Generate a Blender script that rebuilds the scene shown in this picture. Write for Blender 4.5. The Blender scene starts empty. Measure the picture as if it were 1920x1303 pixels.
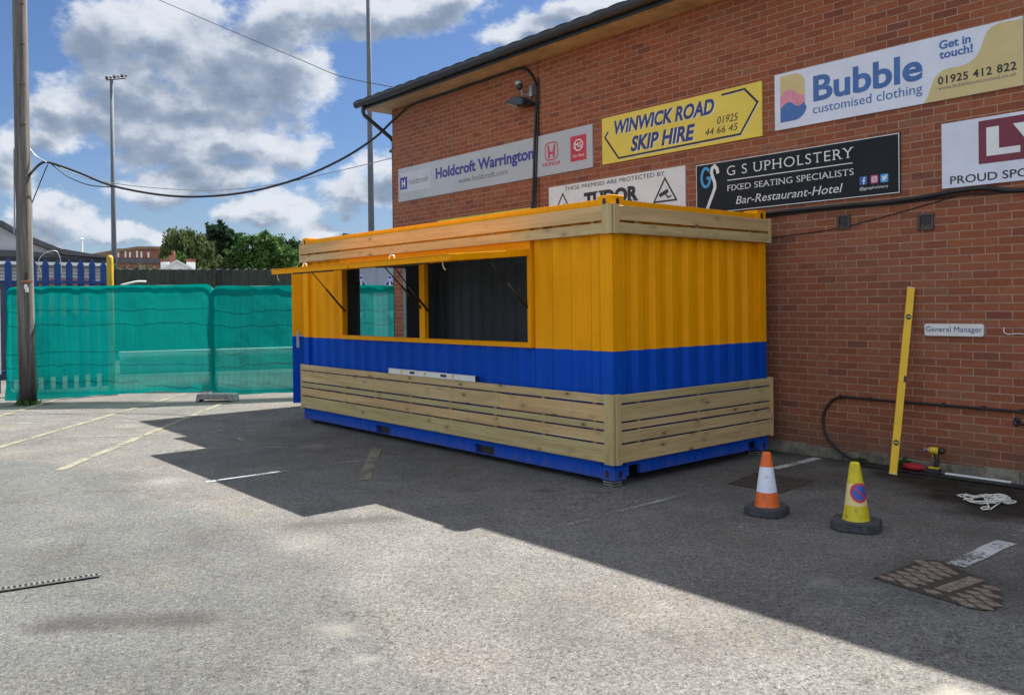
import bpy, bmesh, math, random
from mathutils import Vector, Matrix, noise as mnoise
random.seed(7)
R = math.radians
scn = bpy.context.scene
C = scn.collection
pi = math.pi

# ------------------------------------------------------------------ camera
cam = bpy.data.cameras.new('camera'); camo = bpy.data.objects.new('camera', cam); C.objects.link(camo)
cam.sensor_fit = 'HORIZONTAL'; cam.sensor_width = 36.0; cam.lens = 1595.0 / 1920 * 36
cam.shift_y = -72.66 / 1920; cam.clip_start = 0.05; cam.clip_end = 3000
yaw, pit, rol = 0.866931, -0.005754, -0.012221
F = Vector((-math.sin(yaw) * math.cos(pit), math.cos(yaw) * math.cos(pit), math.sin(pit)))
Rt = F.cross(Vector((0, 0, 1))).normalized(); Up = Rt.cross(F)
R2 = Rt * math.cos(rol) + Up * math.sin(rol); U2 = -Rt * math.sin(rol) + Up * math.cos(rol)
M = Matrix((R2, U2, -F)).transposed().to_4x4(); M.translation = (5.2604, -5.6534, 1.6665)
camo.matrix_world = M
scn.camera = camo
scn.view_settings.view_transform = 'Standard'; scn.view_settings.look = 'None'
scn.view_settings.exposure = 1.7; scn.view_settings.gamma = 1.0; scn.view_settings.use_curve_mapping = False

# ------------------------------------------------------------------ node helpers
class NT:
    def __init__(s, tree): s.t = tree; s.n = tree.nodes; s.l = tree.links
    def new(s, typ, ins=None, **kw):
        nd = s.n.new(typ)
        for k, v in kw.items(): setattr(nd, k, v)
        for k, v in (ins or {}).items(): s.put(nd.inputs[k], v)
        return nd
    def put(s, sock, v):
        if isinstance(v, bpy.types.NodeSocket): s.l.new(v, sock)
        elif isinstance(v, (tuple, list)) and len(v) == 3 and sock.type == 'RGBA': sock.default_value = (*v, 1)
        else: sock.default_value = v
    def math(s, op, a, b=None, c=None, clamp=False):
        nd = s.n.new('ShaderNodeMath'); nd.operation = op; nd.use_clamp = clamp
        for i, v in enumerate((a, b, c)):
            if v is not None: s.put(nd.inputs[i], v)
        return nd.outputs[0]
    def vmath(s, op, a, b=None, scale=None):
        nd = s.n.new('ShaderNodeVectorMath'); nd.operation = op
        s.put(nd.inputs[0], a)
        if b is not None: s.put(nd.inputs[1], b)
        if scale is not None: s.put(nd.inputs['Scale'], scale)
        return nd.outputs[1] if op in ('LENGTH', 'DOT_PRODUCT') else nd.outputs[0]
    def mix(s, f, a, b, blend='MIX', clamp=False):
        nd = s.n.new('ShaderNodeMix'); nd.data_type = 'RGBA'; nd.blend_type = blend; nd.clamp_result = clamp
        s.put(nd.inputs[0], f); s.put(nd.inputs[6], a); s.put(nd.inputs[7], b)
        return nd.outputs[2]
    def ramp(s, f, stops, interp='LINEAR'):
        nd = s.n.new('ShaderNodeValToRGB'); cr = nd.color_ramp; cr.interpolation = interp
        while len(cr.elements) < len(stops): cr.elements.new(0.5)
        for e, (p, c) in zip(cr.elements, stops):
            e.position = p; e.color = (*c, 1) if isinstance(c, (tuple, list)) else (c, c, c, 1)
        s.put(nd.inputs[0], f); return nd.outputs[0]
    def smooth(s, v, a, b, lo=0.0, hi=1.0):
        nd = s.n.new('ShaderNodeMapRange'); nd.interpolation_type = 'SMOOTHSTEP'; nd.clamp = True
        s.put(nd.inputs[0], v)
        for i, q in enumerate((a, b, lo, hi)): s.put(nd.inputs[i + 1], q)
        return nd.outputs[0]
    def noise(s, vec, scale, detail=3, rough=.55, out=0, lac=2.0):
        nd = s.n.new('ShaderNodeTexNoise'); s.put(nd.inputs['Vector'], vec)
        nd.inputs['Scale'].default_value = scale; nd.inputs['Detail'].default_value = detail
        nd.inputs['Roughness'].default_value = rough; nd.inputs['Lacunarity'].default_value = lac
        return nd.outputs[out]
    def mapping(s, vec, loc=(0, 0, 0), rot=(0, 0, 0), sc=(1, 1, 1)):
        nd = s.n.new('ShaderNodeMapping'); s.put(nd.inputs[0], vec)
        nd.inputs[1].default_value = loc; nd.inputs[2].default_value = rot; nd.inputs[3].default_value = sc
        return nd.outputs[0]

# ------------------------------------------------------------------ sky and sun
SUN = Vector((-0.075, 0.731, 1.0)).normalized()          # towards the sun
wd = bpy.data.worlds.new('World'); scn.world = wd; wd.use_nodes = True
w = NT(wd.node_tree); w.n.clear()
sky = w.new('ShaderNodeTexSky', sky_type='NISHITA', sun_disc=False)
sky.sun_elevation = math.asin(SUN.z); sky.sun_rotation = math.atan2(SUN.x, SUN.y)
sky.air_density = 1.0; sky.dust_density = 0.6; sky.ozone_density = 1.5
SKY = 0.05
skyc = w.mix(1.0, w.vmath('SCALE', sky.outputs[0], scale=SKY), (.40, .50, .67), 'MULTIPLY')
d = w.new('ShaderNodeTexCoord').outputs['Generated']
sx = w.new('ShaderNodeSeparateXYZ', {0: d})
az = w.math('MULTIPLY', w.math('ARCTAN2', sx.outputs[1], sx.outputs[0]), 180 / pi)
el = w.math('MULTIPLY', w.math('ARCSINE', sx.outputs[2]), 180 / pi)
n1 = w.noise(w.mapping(d, sc=(1, 1, 1.6)), 9, 7, .58, out=1)
warp = w.vmath('SCALE', w.vmath('SUBTRACT', n1, (.5, .5, .5)), scale=5.0)
P = w.vmath('ADD', w.new('ShaderNodeCombineXYZ', {0: az, 1: el}).outputs[0], warp)
CLOUDS = [(161.0, 16.8, 4.8, 2.6), (164.9, 16.1, 2.5, 2.4), (157.5, 15.2, 5.0, 3.1), (153.6, 14.5, 2.9, 2.6), (154.2, 17.9, 3.8, 1.9), (158.8, 12.9, 4.6, 1.8), (163.2, 13.8, 2.8, 1.5), (167.3, 11.4, 2.6, 1.8), (164.7, 11.7, 3.0, 2.0), (162.0, 10.7, 3.5, 1.9), (159.5, 9.6, 2.9, 1.6), (168.1, 9.7, 1.7, 1.4), (156.3, 10.4, 3.7, 1.4), (153.6, 10.0, 2.0, 1.3), (158.3, 8.3, 3.6, 1.3), (146.6, 19.1, 4.6, 1.5), (150.4, 18.6, 3.1, 1.3), (143.7, 19.5, 2.9, 1.3), (140.2, 17.1, 2.0, 1.0), (137.7, 17.6, 1.8, 1.1), (134.8, 18.7, 3.2, 1.3), (132.6, 19.6, 2.8, 0.9), (170.2, 8.3, 1.3, 1.7), (168.2, 5.8, 2.1, 1.2), (161.1, 7.7, 4.1, 0.9), (155.0, 6.0, 2.2, 1.2), (157.2, 6.0, 1.8, 0.9), (152.7, 5.2, 1.7, 0.8), (150.2, 7.3, 2.8, 1.2), (169.3, 4.2, 2.5, 0.9), (163.9, 4.7, 3.7, 0.8), (147.8, 8.6, 2.1, 1.4), (146.4, 6.3, 1.4, 1.8)]
def cloud_field(Q, soft):
    f = None
    for (ca, ce, ra, re) in CLOUDS:
        dd = w.vmath('LENGTH', w.mapping(Q, loc=(-ca / (ra * 1.15), -ce / (re * 1.15), 0), sc=(1 / (ra * 1.15), 1 / (re * 1.15), 0)))
        v = w.math('SUBTRACT', 1.0, dd)
        f = v if f is None else w.math('SMOOTH_MAX', f, v, soft)
    return f
fld = cloud_field(P, .3)
fsun = cloud_field(w.vmath('ADD', P, (-0.9, 1.1, 0)), .3)      # how much cloud lies towards the sun
# the rest of the sky carries scattered unseen clouds, thickened as fill light
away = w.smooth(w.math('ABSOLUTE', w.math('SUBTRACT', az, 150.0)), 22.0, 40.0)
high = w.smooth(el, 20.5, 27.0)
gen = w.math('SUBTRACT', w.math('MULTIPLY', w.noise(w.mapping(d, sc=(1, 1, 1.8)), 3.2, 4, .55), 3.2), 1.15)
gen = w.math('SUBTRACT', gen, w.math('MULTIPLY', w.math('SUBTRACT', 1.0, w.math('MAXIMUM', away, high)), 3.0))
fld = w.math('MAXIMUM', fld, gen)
fine = w.noise(w.mapping(d, sc=(1, 1, 1.5)), 26, 6, .62)
fl2 = w.math('ADD', fld, w.math('MULTIPLY', w.math('SUBTRACT', fine, .5), 1.25))
mask = w.smooth(fl2, -0.04, 0.42)
soft = w.noise(w.mapping(d, sc=(1, 1, 1.7)), 11, 6, .6)
thick = w.smooth(w.math('ADD', w.math('MAXIMUM', fsun, w.math('SUBTRACT', gen, .3)), w.math('MULTIPLY', w.math('SUBTRACT', soft, .5), 1.4)), .02, 1.02)
# lit from above: compare density a little higher up
fup = w.noise(w.mapping(d, loc=(0, 0, .028), sc=(1, 1, 1.5)), 26, 6, .62)
relief = w.math('MULTIPLY', w.math('SUBTRACT', fine, fup), .8)
tone = w.math('SUBTRACT', thick, relief, clamp=True)
cc = w.ramp(tone, [(0.0, (.245, .257, .276)), (0.3, (.19, .206, .232)), (0.65, (.112, .132, .164)), (1.0, (.076, .096, .127))])
# unseen clouds behind, beside and overhead get added brightness to lift shaded faces
cloud_fill = w.math('MAXIMUM', away, high)
cc = w.mix(cloud_fill, cc, w.ramp(tone, [(0.0, (.345, .375, .425)), (.5, (.265, .295, .345)), (1.0, (.165, .185, .225))]))
lowhaze = w.smooth(el, 12.0, -1.0)
base = w.mix(w.math('MULTIPLY', lowhaze, .55), skyc, (.135, .168, .205))
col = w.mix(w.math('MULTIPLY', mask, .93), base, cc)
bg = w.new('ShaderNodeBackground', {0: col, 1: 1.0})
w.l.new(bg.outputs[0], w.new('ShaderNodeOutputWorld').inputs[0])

sl = bpy.data.lights.new('sun', 'SUN'); sl.energy = 4.0; sl.angle = R(0.5); sl.color = (1.0, .955, .88)
so = bpy.data.objects.new('sun', sl); C.objects.link(so); so.rotation_euler = SUN.to_track_quat('Z', 'Y').to_euler()
so.location = (0, 30, 40)

# ------------------------------------------------------------------ materials
def newmat(name):
    m = bpy.data.materials.new(name); m.use_nodes = True
    t = NT(m.node_tree); t.n.clear()
    b = t.new('ShaderNodeBsdfPrincipled'); o = t.new('ShaderNodeOutputMaterial')
    t.l.new(b.outputs[0], o.inputs[0]); t.b = b; t.o = o
    return m, t
def ocoord(t): return t.new('ShaderNodeTexCoord').outputs['Object']
def wpos(t): return t.new('ShaderNodeNewGeometry').outputs['Position']
def bump(t, h, strength=.3, dist=.01):
    nd = t.new('ShaderNodeBump', {'Height': h}); nd.inputs['Strength'].default_value = strength; nd.inputs['Distance'].default_value = dist
    t.l.new(nd.outputs[0], t.b.inputs['Normal'])
def pm(name, col, rough=.5, metal=0.0, var=.12, scale=8.0, bmp=0.0, spec=.5, dirt=0.0):
    m, t = newmat(name); p = wpos(t)
    n = t.noise(p, scale, 5, .6)
    dk = tuple(c * (1 - var * 1.6) for c in col); lt = tuple(min(1, c * (1 + var)) for c in col)
    c = t.ramp(n, [(.3, dk), (.7, lt)])
    if dirt:
        n2 = t.noise(p, scale * .35, 6, .65)
        c = t.mix(t.math('MULTIPLY', t.smooth(n2, .52, .72), dirt), c, (.09, .075, .06))
    t.put(t.b.inputs['Base Color'], c)
    t.put(t.b.inputs['Roughness'], t.math('ADD', t.math('MULTIPLY', t.noise(p, scale * 2.3, 3), .25), rough - .12))
    t.b.inputs['Metallic'].default_value = metal; t.b.inputs['Specular IOR Level'].default_value = spec
    if bmp: bump(t, t.noise(p, scale * 6, 4), bmp, .004)
    return m

def brick_mat():
    m, t = newmat('brick_wall'); p = wpos(t)
    s = t.new('ShaderNodeSeparateXYZ', {0: p})
    u = t.math('ADD', s.outputs[0], t.math('MULTIPLY', s.outputs[1], 0.999))
    wob = t.vmath('SCALE', t.vmath('SUBTRACT', t.noise(p, 14, 2, out=1), (.5, .5, .5)), scale=.006)
    v = t.vmath('ADD', t.new('ShaderNodeCombineXYZ', {0: u, 1: t.math('ADD', s.outputs[2], .03), 2: 0.0}).outputs[0], wob)
    def br(c1, c2, mo):
        b = t.new('ShaderNodeTexBrick', {'Vector': v, 'Color1': c1, 'Color2': c2, 'Mortar': mo})
        b.offset = .5; b.inputs['Scale'].default_value = 1; b.inputs['Brick Width'].default_value = .225
        b.inputs['Row Height'].default_value = .075; b.inputs['Mortar Size'].default_value = .0052
        b.inputs['Mortar Smooth'].default_value = .25; b.inputs['Bias'].default_value = 0
        return b
    b = br((0, 0, 0), (1, 1, 1), (0.5, .5, .5))
    rnd = t.new('ShaderNodeSeparateColor', {0: b.outputs[0]}).outputs[0]
    mortar = b.outputs[1]
    bc = t.ramp(rnd, [(0.0, (.185, .066, .045)), (.07, (.225, .076, .043)), (.35, (.258, .084, .043)), (.6, (.28, .094, .048)), (.85, (.298, .106, .055)), (1.0, (.25, .110, .062))])
    # a browner zone of the facing bricks, uneven
    big = t.noise(p, .55, 3, .5)
    bc = t.mix(t.math('MULTIPLY', t.smooth(big, .42, .68), .5), bc, t.mix(.5, bc, (.20, .115, .07)))
    fine = t.noise(p, 95, 4, .65)
    bc = t.mix(.55, bc, t.ramp(fine, [(.3, .30), (.7, .72)]), 'OVERLAY')
    blot = t.noise(p, 9, 4, .6)
    bc = t.mix(t.math('MULTIPLY', t.smooth(blot, .55, .75), .35), bc, (.12, .055, .045))
    mc = t.ramp(t.noise(p, 7, 4, .6), [(.3, (.27, .17, .115)), (.7, (.42, .28, .20))])
    c = t.mix(mortar, bc, mc)
    salt = t.noise(t.mapping(p, sc=(1, 1, .6)), 1.3, 6, .7)
    c = t.mix(t.smooth(salt, .60, .76, 0, .22), c, (.42, .36, .31))
    # pale salt streaks and grime near the ground
    zz = t.math('ADD', s.outputs[2], t.math('MULTIPLY', t.noise(p, 3, 4), .5))
    c = t.mix(t.smooth(zz, .75, .28, 0, .55), c, (.105, .085, .062))
    t.put(t.b.inputs['Base Color'], c)
    t.put(t.b.inputs['Roughness'], t.math('ADD', t.math('MULTIPLY', mortar, .1), .82))
    t.b.inputs['Specular IOR Level'].default_value = .12
    h = t.math('ADD', t.math('MULTIPLY', t.math('SUBTRACT', 1.0, mortar), 1.0), t.math('MULTIPLY', fine, .35))
    bump(t, h, .55, .006)
    return m

def asphalt_mat():
    m, t = newmat('asphalt'); p = wpos(t)
    at = t.new('ShaderNodeAttribute', attribute_name='wear'); a = t.new('ShaderNodeSeparateColor', {0: at.outputs[0]})
    patch, damp, pale = a.outputs[0], a.outputs[1], a.outputs[2]
    vo = t.new('ShaderNodeTexVoronoi', {'Vector': p}); vo.inputs['Scale'].default_value = 130
    vs = t.new('ShaderNodeSeparateColor', {0: vo.outputs['Color']})
    vo2 = t.new('ShaderNodeTexVoronoi', {'Vector': p}); vo2.inputs['Scale'].default_value = 66
    vs2 = t.new('ShaderNodeSeparateColor', {0: vo2.outputs['Color']})
    sp = t.math('ADD', t.math('MULTIPLY', vs.outputs[0], .6), t.math('MULTIPLY', vs2.outputs[1], .4))
    worn = t.ramp(sp, [(0.05, (.060, .058, .055)), (.26, (.138, .134, .126)), (.55, (.196, .190, .178)), (.85, (.27, .26, .242)), (1.0, (.40, .385, .36))])
    newer = t.ramp(sp, [(0.05, (.060, .060, .058)), (.35, (.122, .123, .119)), (.7, (.168, .169, .163)), (1.0, (.27, .27, .26))])
    big = t.noise(p, .35, 5, .6)
    pinkish = t.mix(t.smooth(t.noise(p, .6, 4, .55), .4, .65), worn, t.mix(1.0, worn, (1.04, .985, .965), 'MULTIPLY'))
    c = t.mix(patch, pinkish, newer)
    mid = t.noise(p, 1.7, 6, .68)
    c = t.mix(.6, c, t.ramp(mid, [(.28, .34), (.72, .64)]), 'OVERLAY')
    c = t.mix(.75, c, t.ramp(big, [(.3, .36), (.7, .60)]), 'OVERLAY')
    blot = t.noise(t.mapping(p, loc=(7, 3, 0), rot=(0, 0, .5), sc=(1, 1.6, 1)), .8, 5, .6)
    c = t.mix(t.smooth(blot, .48, .66, 0, .5), c, t.mix(1.0, c, (.80, .79, .76), 'MULTIPLY'))
    blot2 = t.noise(t.mapping(p, loc=(1, 9, 0)), 1.1, 5, .6)
    c = t.mix(t.smooth(blot2, .55, .68, 0, .55), c, t.mix(1.0, c, (1.10, 1.04, .92), 'MULTIPLY'))
    # dark scuffs and pale specks
    sc = t.noise(t.mapping(p, rot=(0, 0, .7), sc=(1, 3.2, 1)), 2.6, 6, .7)
    c = t.mix(t.smooth(sc, .64, .78, 0, .5), c, (.055, .053, .05))
    ch = t.noise(p, 11, 5, .72)
    c = t.mix(t.smooth(ch, .71, .78, 0, .55), c, (.42, .41, .40))
    pit = t.new('ShaderNodeTexVoronoi', {'Vector': p}); pit.inputs['Scale'].default_value = 17
    c = t.mix(t.smooth(pit.outputs['Distance'], .17, .10, 0, .75), c, (.05, .048, .045))
    ck = t.new('ShaderNodeTexVoronoi', {'Vector': t.vmath('ADD', p, t.vmath('SCALE', t.noise(p, 2.2, 5, .65, out=1), scale=.9))}, feature='DISTANCE_TO_EDGE'); ck.inputs['Scale'].default_value = .42
    c = t.mix(t.math('MULTIPLY', t.smooth(ck.outputs['Distance'], .006, .0015), t.smooth(t.noise(p, .8, 2), .45, .6, 0, .6)), c, (.045, .043, .04))
    c = t.mix(t.math('MULTIPLY', pale, .8), c, (.44, .41, .36))
    dn = t.math('MULTIPLY', damp, t.math('ADD', .55, t.math('MULTIPLY', t.noise(p, 6, 5, .65), .9)), clamp=True)
    c = t.mix(dn, c, (.022, .019, .014))
    c = t.mix(1.0, c, (.665, .665, .66), 'MULTIPLY')
    t.put(t.b.inputs['Base Color'], c)
    t.put(t.b.inputs['Roughness'], t.math('SUBTRACT', .92, t.math('MULTIPLY', dn, .25)))
    t.b.inputs['Specular IOR Level'].default_value = .3
    h = t.math('ADD', vo.outputs['Distance'], t.math('MULTIPLY', vs2.outputs[0], .4))
    bump(t, h, .35, .005)
    return m

def paint_mat(name, col, thr):
    m, t = newmat(name); p = wpos(t)
    n = t.noise(p, 38, 6, .8); n2 = t.noise(p, 2.2, 4, .65)
    k = t.math('ADD', t.math('MULTIPLY', n, .75), t.math('MULTIPLY', n2, .55))
    al = t.smooth(k, thr, thr + .10)
    t.put(t.b.inputs['Base Color'], t.mix(t.noise(p, 60, 3), tuple(c * .6 for c in col), col))
    t.b.inputs['Roughness'].default_value = .85
    tr = t.new('ShaderNodeBsdfTransparent'); mx = t.new('ShaderNodeMixShader', {0: al})
    t.l.new(tr.outputs[0], mx.inputs[1]); t.l.new(t.b.outputs[0], mx.inputs[2]); t.l.new(mx.outputs[0], t.o.inputs[0])
    return m

def wood_mat():
    m, t = newmat('treated_pine')
    uv = t.new('ShaderNodeUVMap').outputs[0]
    g = t.noise(t.mapping(uv, sc=(1.2, 46, 1)), 1.0, 6, .62)
    wv = t.noise(t.mapping(uv, sc=(.9, 9, 1)), 1.0, 4, .55)
    c = t.ramp(t.math('ADD', t.math('MULTIPLY', g, .55), t.math('MULTIPLY', wv, .45)),
               [(.28, (.27, .195, .092)), (.45, (.43, .33, .172)), (.6, (.53, .42, .232)), (.75, (.61, .50, .30))])
    s = t.new('ShaderNodeSeparateXYZ', {0: uv})
    # every board its own tint (greenish to reddish)
    bid = t.math('FLOOR', t.math('DIVIDE', s.outputs[1], 3.0))
    wn = t.new('ShaderNodeTexWhiteNoise', noise_dimensions='1D'); t.put(wn.inputs['W'], bid)
    c = t.mix(1.0, c, t.ramp(wn.outputs[0], [(0, (.88, .93, .80)), (.5, (1.02, .99, .93)), (1, (1.12, .96, .82))]), 'MULTIPLY')
    vo = t.new('ShaderNodeTexVoronoi', {'Vector': t.mapping(uv, sc=(4.2, 9.5, 1))}); vo.inputs['Scale'].default_value = 1; vo.inputs['Randomness'].default_value = 1
    vr = t.new('ShaderNodeSeparateColor', {0: vo.outputs['Color']})
    knot = t.math('MULTIPLY', t.smooth(vo.outputs['Distance'], .15, .04), t.math('GREATER_THAN', vr.outputs[0], .45))
    ring = t.math('MULTIPLY', t.smooth(vo.outputs['Distance'], .42, .10), t.math('GREATER_THAN', vr.outputs[0], .45))
    c = t.mix(t.math('MULTIPLY', ring, .42), c, (.24, .165, .075))
    c = t.mix(t.math('MULTIPLY', knot, .9), c, (.05, .03, .014))
    t.put(t.b.inputs['Base Color'], c); t.b.inputs['Roughness'].default_value = .72
    t.b.inputs['Specular IOR Level'].default_value = .25
    bump(t, g, .25, .003)
    return m

def pole_mat():
    m, t = newmat('weathered_pole'); p = wpos(t)
    g = t.noise(t.mapping(p, sc=(22, 22, .8)), 1, 5, .65)
    c = t.ramp(g, [(.3, (.055, .048, .042)), (.5, (.115, .104, .092)), (.72, (.215, .20, .18))])
    z = t.new('ShaderNodeSeparateXYZ', {0: p}).outputs[2]
    k = t.math('ADD', z, t.math('MULTIPLY', t.noise(t.mapping(p, sc=(12, 12, 1.2)), 1, 5, .6), 2.2))
    c = t.mix(t.smooth(k, 2.9, .9, 0, .93), c, (.022, .014, .010))
    t.put(t.b.inputs['Base Color'], c); t.b.inputs['Roughness'].default_value = .85
    bump(t, g, .6, .01)
    return m

def net_mat():
    m, t = newmat('debris_netting'); uv = t.new('ShaderNodeUVMap').outputs[0]; p = wpos(t)
    weave = t.noise(t.mapping(uv, sc=(60, 260, 1)), 1, 2, .5)
    n = t.noise(t.mapping(uv, sc=(2.0, 1.2, 1)), 1, 5, .6)
    c = t.ramp(t.math('ADD', t.math('MULTIPLY', weave, .4), t.math('MULTIPLY', n, .6)), [(.3, (.0, .19, .165)), (.7, (.001, .27, .235))])
    df = t.new('ShaderNodeBsdfDiffuse', {0: c}); tl = t.new('ShaderNodeBsdfTranslucent', {0: c}); tr = t.new('ShaderNodeBsdfTransparent', {0: (.62, .95, .88)})
    a = t.new('ShaderNodeMixShader', {0: .42, 1: df.outputs[0], 2: tl.outputs[0]})
    at = t.new('ShaderNodeAttribute', attribute_name='wear'); fold = t.new('ShaderNodeSeparateColor', {0: at.outputs[0]}).outputs[0]
    al = t.math('ADD', .71, t.math('ADD', t.math('MULTIPLY', weave, .14), t.math('MULTIPLY', fold, .24)), clamp=True)
    b = t.new('ShaderNodeMixShader', {0: al, 1: tr.outputs[0], 2: a.outputs[0]})
    t.l.new(b.outputs[0], t.o.inputs[0])
    return m

def leaf_mat(name, dark, light):
    m, t = newmat(name); p = wpos(t)
    at = t.new('ShaderNodeAttribute', attribute_name='wear'); f = t.new('ShaderNodeSeparateColor', {0: at.outputs[0]}).outputs[0]
    c = t.ramp(f, [(0, dark), (1, light)])
    t.put(t.b.inputs['Base Color'], c); t.b.inputs['Roughness'].default_value = .75; t.b.inputs['Specular IOR Level'].default_value = .2
    tl = t.new('ShaderNodeBsdfTranslucent', {0: c}); mx = t.new('ShaderNodeMixShader', {0: .3})
    t.l.new(t.b.outputs[0], mx.inputs[1]); t.l.new(tl.outputs[0], mx.inputs[2]); t.l.new(mx.outputs[0], t.o.inputs[0])
    return m

def coat_mat(name, col, rough=.5):
    """brushed enamel on steel: faint brush texture, rust freckles, dust runs"""
    m, t = newmat(name); p = wpos(t)
    n = t.noise(p, 3.0, 4, .6); st = t.noise(t.mapping(p, sc=(14, 14, .9)), 1, 5, .6)
    k = t.math('ADD', t.math('MULTIPLY', n, .5), t.math('MULTIPLY', st, .5))
    c = t.ramp(k, [(.3, tuple(q * .86 for q in col)), (.7, tuple(min(1, q * 1.07) for q in col))])
    c = t.mix(t.smooth(t.noise(p, 60, 4, .7), .72, .80, 0, .25), c, tuple(q * .45 for q in col))
    z = t.new('ShaderNodeSeparateXYZ', {0: p}).outputs[2]
    dz_ = t.math('ADD', z, t.math('MULTIPLY', t.noise(t.mapping(p, sc=(1, 1, .3)), 9, 5, .7), .32))
    c = t.mix(t.smooth(dz_, .36, .14, 0, .40), c, (.15, .13, .105))
    sc = t.noise(t.mapping(p, rot=(.2, .3, .1), sc=(3, 3, 14)), 1.6, 6, .72)
    c = t.mix(t.smooth(sc, .66, .74, 0, .22), c, tuple(min(1, q * .6 + .10) for q in col))
    t.put(t.b.inputs['Base Color'], c)
    t.put(t.b.inputs['Roughness'], t.math('ADD', rough - .06, t.math('MULTIPLY', t.noise(p, 18, 4), .16)))
    t.b.inputs['Specular IOR Level'].default_value = .10
    bump(t, t.math('ADD', t.math('MULTIPLY', t.noise(t.mapping(p, sc=(1, 1, .35)), 30, 4, .6), .12), t.noise(p, 1.8, 3, .5)), .35, .02)
    return m

def cone_mat(name, bands, circle=None):
    m, t = newmat(name); oc = ocoord(t); s = t.new('ShaderNodeSeparateXYZ', {0: oc})
    zj = t.math('ADD', s.outputs[2], t.math('MULTIPLY', t.math('SUBTRACT', t.noise(oc, 9, 3), .5), .02))
    c = None
    c = t.ramp(t.math('DIVIDE', zj, .5), bands, 'CONSTANT')
    c = t.mix(.5, c, t.ramp(t.noise(oc, 18, 5, .7), [(.3, .30), (.7, .60)]), 'OVERLAY')
    c = t.mix(t.smooth(t.noise(t.mapping(oc, sc=(1, 1, .5)), 22, 5, .75), .57, .70, 0, .8), c, (.06, .045, .035))
    t.put(t.b.inputs['Base Color'], c); t.b.inputs['Roughness'].default_value = .5
    bump(t, t.noise(oc, 16, 4), .3, .01)
    return m

MT = {}
MT['brick'] = brick_mat(); MT['asphalt'] = asphalt_mat(); MT['wood'] = wood_mat(); MT['pole'] = pole_mat(); MT['net'] = net_mat()
MT['yellow'] = coat_mat('yellow_enamel', (.82, .335, .001)); MT['blue'] = coat_mat('blue_enamel', (.001, .066, .43))
MT['charcoal'] = coat_mat('grey_lining_enamel', (.19, .21, .225), .55)
MT['floorply'] = pm('dark_floor', (.05, .04, .035), .7)
MT['steel'] = pm('galvanised_steel', (.36, .38, .40), .45, .6, .15, 12); MT['chrome'] = pm('bright_steel', (.7, .7, .7), .25, .9, .05)
MT['black'] = pm('black_plastic', (.018, .018, .02), .5, 0, .2, 20); MT['cable'] = pm('black_cable_sheath', (.012, .012, .013), .55, 0, .2, 20)
MT['darkmetal'] = pm('dark_strut_metal', (.035, .02, .018), .35, .4)
MT['gutter'] = pm('dark_gutter', (.016, .022, .032), .4, 0, .2, 4); MT['tile'] = pm('dark_roof_tile', (.018, .020, .026), .8, 0, .3, 9)
MT['soffit'] = pm('stained_soffit', (.42, .33, .23), .7, 0, .2, 3); MT['concrete'] = pm('mossy_concrete', (.20, .185, .15), .9, 0, .35, 9, .5, .2, .7)
MT['white'] = pm('white_print', (.66, .70, .79), .45, 0, .04, 3, 0, .3, .12); MT['whitep'] = pm('white_painted', (.72, .72, .70), .5, 0, .06, 5)
MT['grey_board'] = pm('silver_board', (.42, .45, .47), .45, 0, .06, 1.2); MT['grey_pale'] = pm('pale_board_panel', (.50, .53, .56), .45, 0, .04, 2)
MT['sign_yellow'] = pm('yellow_print', (.72, .56, .06), .45, 0, .05, 3); MT['sign_black'] = pm('black_print', (.007, .010, .013), .35, 0, .2, 4, 0, .2)
MT['navy'] = pm('navy_ink', (.02, .035, .16), .5); MT['royal'] = pm('royal_ink', (.045, .14, .38), .5); MT['ink'] = pm('black_ink', (.015, .015, .018), .5)
MT['indigo'] = pm('indigo_ink', (.035, .03, .24), .5); MT['greyink'] = pm('grey_ink', (.13, .13, .14), .5)
MT['red'] = pm('red_ink', (.50, .02, .04), .45); MT['maroon'] = pm('maroon_ink', (.17, .012, .035), .45)
MT['tan'] = pm('tan_print', (.58, .46, .20), .45, 0, .04); MT['pink'] = pm('pink_print', (.68, .25, .33), .45); MT['sky'] = pm('sky_ink', (.04, .33, .62), .45)
MT['fbblue'] = pm('icon_blue', (.03, .09, .40), .45); MT['magenta'] = pm('icon_magenta', (.50, .05, .20), .45)
MT['cream'] = pm('cream_shadow_ink', (.78, .74, .55), .5); MT['lime'] = pm('lime_yellow_print', (.62, .50, .03), .45)
MT['rubber'] = pm('dusty_rubber', (.050, .055, .058), .8, 0, .3, 25, .4); MT['iron'] = pm('rusty_cast_iron', (.20, .155, .12), .8, .0, .4, 30, .5)
MT['ironmid'] = pm('worn_iron', (.065, .05, .038), .85, 0, .4, 30, .4); MT['irondk'] = pm('cast_iron_recess', (.045, .034, .026), .85, 0, .3, 30, .3)
MT['toolyel'] = pm('yellow_tool_plastic', (.62, .42, .01), .45); MT['levyel'] = pm('yellow_level_enamel', (.80, .48, .005), .4, 0, .05)
MT['bagred'] = pm('red_fabric', (.42, .018, .02), .8, 0, .3, 25, .4); MT['rope'] = pm('white_rope', (.66, .64, .58), .85, 0, .15, 90)
MT['palis'] = pm('blue_fence_paint', (.006, .052, .22), .5, 0, .15, 5); MT['gfence'] = pm('dark_green_sheet', (.022, .034, .022), .6, 0, .25, 2)
MT['ypost'] = pm('yellow_post_paint', (.48, .29, .008), .5); MT['creamwall'] = pm('cream_wall_paint', (.27, .27, .22), .8, 0, .1, 3)
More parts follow.
